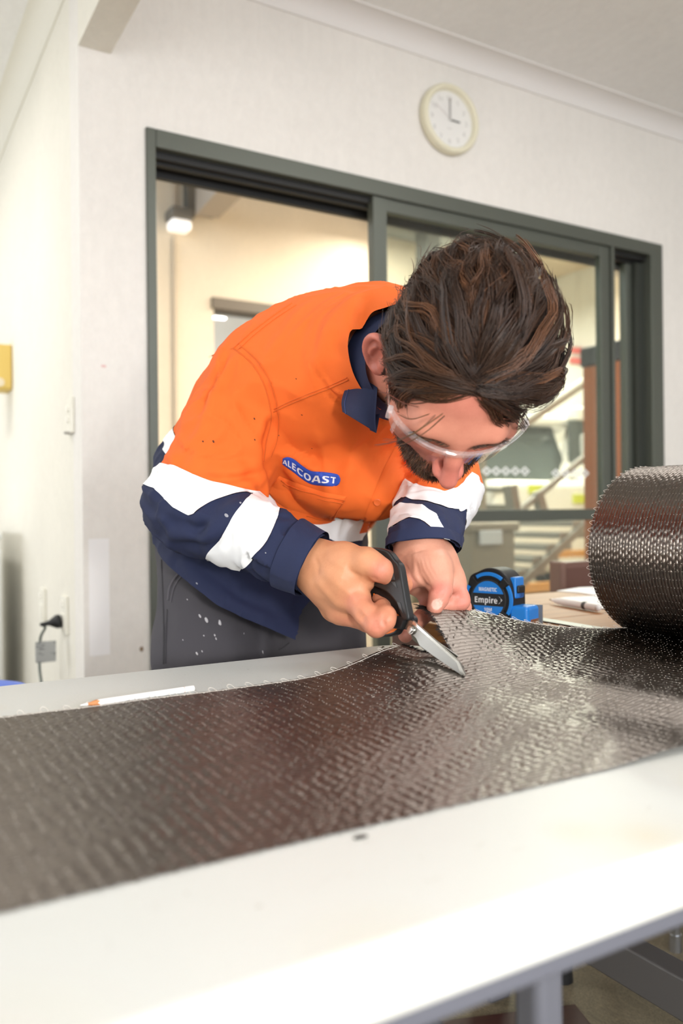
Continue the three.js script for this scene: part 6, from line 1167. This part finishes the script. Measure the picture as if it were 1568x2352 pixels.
{
  const S = [];
  S.push(seam([[535, 800], [575, 832], [601, 872], [616, 915], [622, 962], [611, 1015], [605, 1060]]), seam([[552, 794], [590, 828], [616, 868], [632, 912], [640, 962], [636, 1010], [622, 1050]], 0.0008));
  S.push(seam([[628, 946], [670, 926], [712, 909], [760, 890], [800, 872]], 0.0012), seam([[629, 940], [670, 920], [712, 903], [760, 884], [797, 867]], 0.0008));
  S.push(seam([[536, 800], [575, 765], [620, 730], [670, 696]], 0.0012), seam([[546, 804], [585, 768], [630, 733], [680, 700]], 0.0008));
  S.push(seam([[480, 820], [510, 808], [536, 800]], 0.001));
  mesh('seam', merge(S), seamM, shirt);
  // placket: the edge of the overlapping front and its fold
  patch('placket', [[905, 1030], [880, 1080], [855, 1140], [836, 1190], [822, 1228]], [[972, 1046], [946, 1092], [905, 1150], [870, 1190], [846, 1222]], orangeM, 0.0030, 40, 10);
  const bt = []; for (const [px, py] of [[866, 1152], [930, 1085]]) bt.push([px, py]);
  const button = (px, py, m, r = 0.0055) => { const p = castPx(px, py, bodyShirt), n = gradOf(bodyShirt, p, 0.006); p.addScaledVector(n, 0.003); const g = lathe([[0, 0], [r, 0], [r * 1.05, 0.0008], [r, 0.0018], [r * 0.8, 0.0020], [r * 0.7, 0.0014], [0, 0.0014]], 24).applyQuaternion(new THREE.Quaternion().setFromUnitVectors(V(0, 1, 0), n)).translate(p.x, p.y, p.z); return mesh('button', g, m, shirt); };
  const btnM = M(0xe2692c, 0.4);
  for (const [a, b] of bt) button(a, b, btnM);
  // chest pocket with its flap
  patch('pocket', [[636, 1118], [690, 1135], [745, 1145], [790, 1150]], [[625, 1178], [672, 1196], [725, 1206], [760, 1202]], orangeM, 0.0022, 40, 12, 0.003);
  patch('pocket_flap', [[640, 1092], [690, 1112], [745, 1130], [796, 1140]], [[612, 1128], [645, 1162], [700, 1186], [766, 1192]], orangeM, 0.0046, 44, 16, 0.004);
  const S2 = [seam([[643, 1099], [692, 1119], [745, 1137], [792, 1146]], 0.0009, 0.0054, bodyShirt), seam([[646, 1108], [692, 1127], [745, 1144], [788, 1152]], 0.0009, 0.0060, bodyShirt), seam([[700, 1184], [740, 1190], [764, 1190], [780, 1166], [792, 1146]], 0.0009, 0.0052, bodyShirt)];
  mesh('seam', merge(S2), seamM, shirt);
  button(666, 1196, btnM);
  // blue badge with embroidered letters on a wavy ground
  const bt2 = canvasTex(1024, 256, (g, w, h) => {
    g.fillStyle = '#2a4db4'; g.fillRect(0, 0, w, h); g.strokeStyle = '#1c3486'; for (let i = 0; i < 400; i++) { g.globalAlpha = 0.25; g.beginPath(); g.moveTo(i * 2.6, 0); g.lineTo(i * 2.6 + 8, h); g.stroke(); } g.globalAlpha = 1;
    g.lineWidth = 16; g.strokeStyle = '#233f9c'; g.strokeRect(4, 4, w - 8, h - 8);
    g.fillStyle = '#e9ebf0'; g.font = 'bold 172px sans-serif'; g.textBaseline = 'middle'; g.save(); g.translate(18, 134); g.scale(0.93, 1.05); g.fillText('ALECOAST', 0, 0); g.restore();
  });
  const badgeM = M(0xffffff, 0.7, { map: bt2, bumpMap: bt2, bumpScale: 0.0006, side: THREE.DoubleSide });
  patch('badge', [[649, 1053], [660, 1050], [675, 1055], [696, 1071], [716, 1082], [744, 1084], [770, 1088], [778, 1092], [781.5, 1099]], [[648, 1066], [660, 1075], [674, 1085], [693, 1100], [714, 1112], [740, 1116], [767, 1117], [777, 1113], [781.5, 1104]], badgeM, 0.0018, 70, 12, 0, shirt, true);
  // collar: a thick sheet from the neck to its free edge
  const outer = [[952, 700, 1.215], [920, 692, 1.205], [884, 720, 1.19], [852, 758, 1.175], [840, 800, 1.16], [826, 840, 1.145], [797, 884, 1.125], [784, 922, 1.11], [786, 946, 1.103]], innr = [[958, 712, 1.16], [940, 712, 1.15], [912, 742, 1.135], [890, 785, 1.115], [876, 830, 1.095], [868, 875, 1.08], [864, 925, 1.068], [862, 960, 1.062], [864, 994, 1.06]];
  const oc_ = new THREE.CatmullRomCurve3(outer.map(([a, b, c]) => P(a, b, c))), ic = new THREE.CatmullRomCurve3(innr.map(([a, b, c]) => P(a, b, c)));
  const sheetOf = (A, B, nu, nv, bul, th) => { const pos = [], ind = []; for (const f of [0, 1]) for (let i = 0; i <= nu; i++) for (let j = 0; j <= nv; j++) { const a = A.getPoint(i / nu), b = B.getPoint(i / nu), v = j / nv, p = a.clone().lerp(b, v), o = toEye(p).normalize(); p.addScaledVector(o, bul * Math.sin(Math.PI * v) - f * th); pos.push(p.x, p.y, p.z); if (i < nu && j < nv) { const k = f * (nu + 1) * (nv + 1) + i * (nv + 1) + j; ind.push(...(f ? [k, k + nv + 1, k + 1, k + 1, k + nv + 1, k + nv + 2] : [k, k + 1, k + nv + 1, k + 1, k + nv + 2, k + nv + 1])); } }
    const W = nv + 1, O = (nu + 1) * W; for (let i = 0; i < nu; i++) for (const j of [0, nv]) { const k = i * W + j; ind.push(k, k + W, k + O, k + W, k + W + O, k + O); } for (const i of [0, nu]) for (let j = 0; j < nv; j++) { const k = i * W + j; ind.push(k, k + 1, k + O, k + 1, k + 1 + O, k + O); }
    const g = new THREE.BufferGeometry(); g.setAttribute('position', new THREE.Float32BufferAttribute(pos, 3)); g.setIndex(ind); g.computeVertexNormals(); return clothUV(g); };
  mesh('collar', sheetOf(oc_, ic, 60, 14, 0.012, 0.003), navyM, shirt);
  { const p = oc_.getPoints(60).map((a, i) => a.lerp(ic.getPoint(i / 60), 0.10).addScaledVector(toEye(a).normalize(), 0.0045)); mesh('seam', new THREE.TubeGeometry(new THREE.CatmullRomCurve3(p), 90, 0.0007, 5), M(0x33406a, 0.9), shirt); }
  // the front point of the collar and its stand
  const A2 = new THREE.CatmullRomCurve3([[786, 946, 1.103], [812, 951, 1.098], [836, 957, 1.09], [845, 962, 1.086]].map(([a, b, c]) => P(a, b, c))), B2 = new THREE.CatmullRomCurve3([[850, 900, 1.08], [856, 920, 1.075], [860, 940, 1.07], [864, 955, 1.066]].map(([a, b, c]) => P(a, b, c)));
  const A3 = new THREE.CatmullRomCurve3([[843, 955, 1.088], [847, 975, 1.083], [849, 988, 1.08]].map(([a, b, c]) => P(a, b, c))), B3 = new THREE.CatmullRomCurve3([[872, 950, 1.068], [868, 975, 1.066], [864, 995, 1.066]].map(([a, b, c]) => P(a, b, c)));
  mesh('collar_point', merge([sheetOf(A2, B2, 20, 10, 0.003, 0.003), sheetOf(A3, B3, 16, 6, 0.002, 0.003)]), navyM, shirt);
  // inner stand of the collar round the neck, and its far side
  const ringC = P(925, 840, 1.122), nA = neckAx, nL = LAT.clone().addScaledVector(nA, -LAT.dot(nA)).normalize(), nN = nA.clone().cross(nL).normalize();
  const stand = []; for (const f of [0, 1]) { const c = []; for (let i = 0; i <= 40; i++) { const a = i / 40 * 2 * Math.PI; c.push(ringC.clone().addScaledVector(nA, f ? 0.030 : -0.012).addScaledVector(nL, Math.cos(a) * (f ? 0.068 : 0.080)).addScaledVector(nN, Math.sin(a) * (f ? 0.064 : 0.075))); } stand.push(new THREE.CatmullRomCurve3(c)); }
  mesh('collar_stand', sheetOf(stand[0], stand[1], 60, 8, 0, 0.002), navyM, shirt);
  // cuffs: a folded band with its strap on the right, a turned edge on the left
  const cuffBand = (f0, w, sl, box3, up) => { const [a, b] = boxOf(box3, 0.07), g = nets((x, y, z) => sl(x, y, z) - up, a, b, 0.0045, 1.4), [g1] = cut(g, (x, y, z) => -f0(x, y, z)), [, g2] = cut(g1, (x, y, z) => f0(x, y, z) - w); const g3 = cut(g1, (x, y, z) => f0(x, y, z) - w)[0]; return clothUV(g3); };
  const fR_ = (x, y, z) => cuffRp(x, y, z), sR_ = (x, y, z) => sR2(x, y, z) - fold(x, y, z) * 0.6;
  mesh('cuff', cuffBand(fR_, 0.040, sR_, [J.wrR, P(690, 1300, 1.1)], 0.0042), navyM, shirt);
  mesh('cuff', cuffBand((x, y, z) => cuffLp(x, y, z), 0.016, (x, y, z) => sL2(x, y, z) - fold(x, y, z) * 0.6, [J.wrL, P(968, 1240, 1.14)], 0.0028), navyM, shirt);
  const tab = [[712, 1345], [722, 1357], [727, 1365], [722, 1368]]; 
  mesh('cuff_tab', new THREE.TubeGeometry(new THREE.CatmullRomCurve3([P(668, 1300, 1.075), P(676, 1330, 1.08), P(694, 1352, 1.085), P(712, 1366, 1.09)]), 30, 0.0058, 8), navyM, shirt);
  mesh('cuff_tab', new THREE.TubeGeometry(new THREE.CatmullRomCurve3([P(690, 1232, 1.07), P(672, 1262, 1.07), P(667, 1300, 1.075)]), 30, 0.0046, 8), navyM, shirt);
  { const r = rng(71), sp = [], dk = []; for (const [px, py, s] of [[520, 1184, 2.5], [552, 1155, 1.6], [480, 1285, 1.4], [452, 1340, 1.3], [575, 1170, 1.2], [470, 1150, 1.1], [610, 1270, 1]]) sp.push([px, py, s]); for (const [px, py, s] of [[584, 962, 1.2], [466, 1014, 1.3], [490, 1014, 1.5], [585, 1010, 0.9], [693, 953, 0.8], [716, 1030, 0.8], [680, 870, 0.8], [640, 1000, 0.7]]) dk.push([px, py, s]);
    const mk = (l, m, n) => mesh(n, merge(l.map(([px, py, s]) => { const p = onShirt(px, py, 0.0003), nn = gradOf(shirtF, p, 0.006); return new THREE.SphereGeometry(s * 0.0009, 8, 6).scale(1, 0.3, 1.2 + r()).applyQuaternion(new THREE.Quaternion().setFromUnitVectors(V(0, 1, 0), nn)).translate(p.x, p.y, p.z); })), m, shirt).userData.kind = 'stuff';
    mk(sp, M(0x9a9ba3, 0.8), 'lint_specks'); mk(dk, M(0x5a2a14, 0.8), 'dirt_specks'); }
  // black zip pull at the nape, opening in the front
  { const p = [[884, 682], [900, 676], [925, 676], [930, 690], [905, 687]].map(([a, b]) => P(a, b, 1.20)); const g = new THREE.TubeGeometry(new THREE.CatmullRomCurve3([P(886, 682, 1.212), P(902, 679, 1.20), P(930, 684, 1.19)]), 16, 0.005, 6); mesh('neck_label', g, M(0x17130e, 0.7), shirt); }
}
renderer.render(scene, camera);
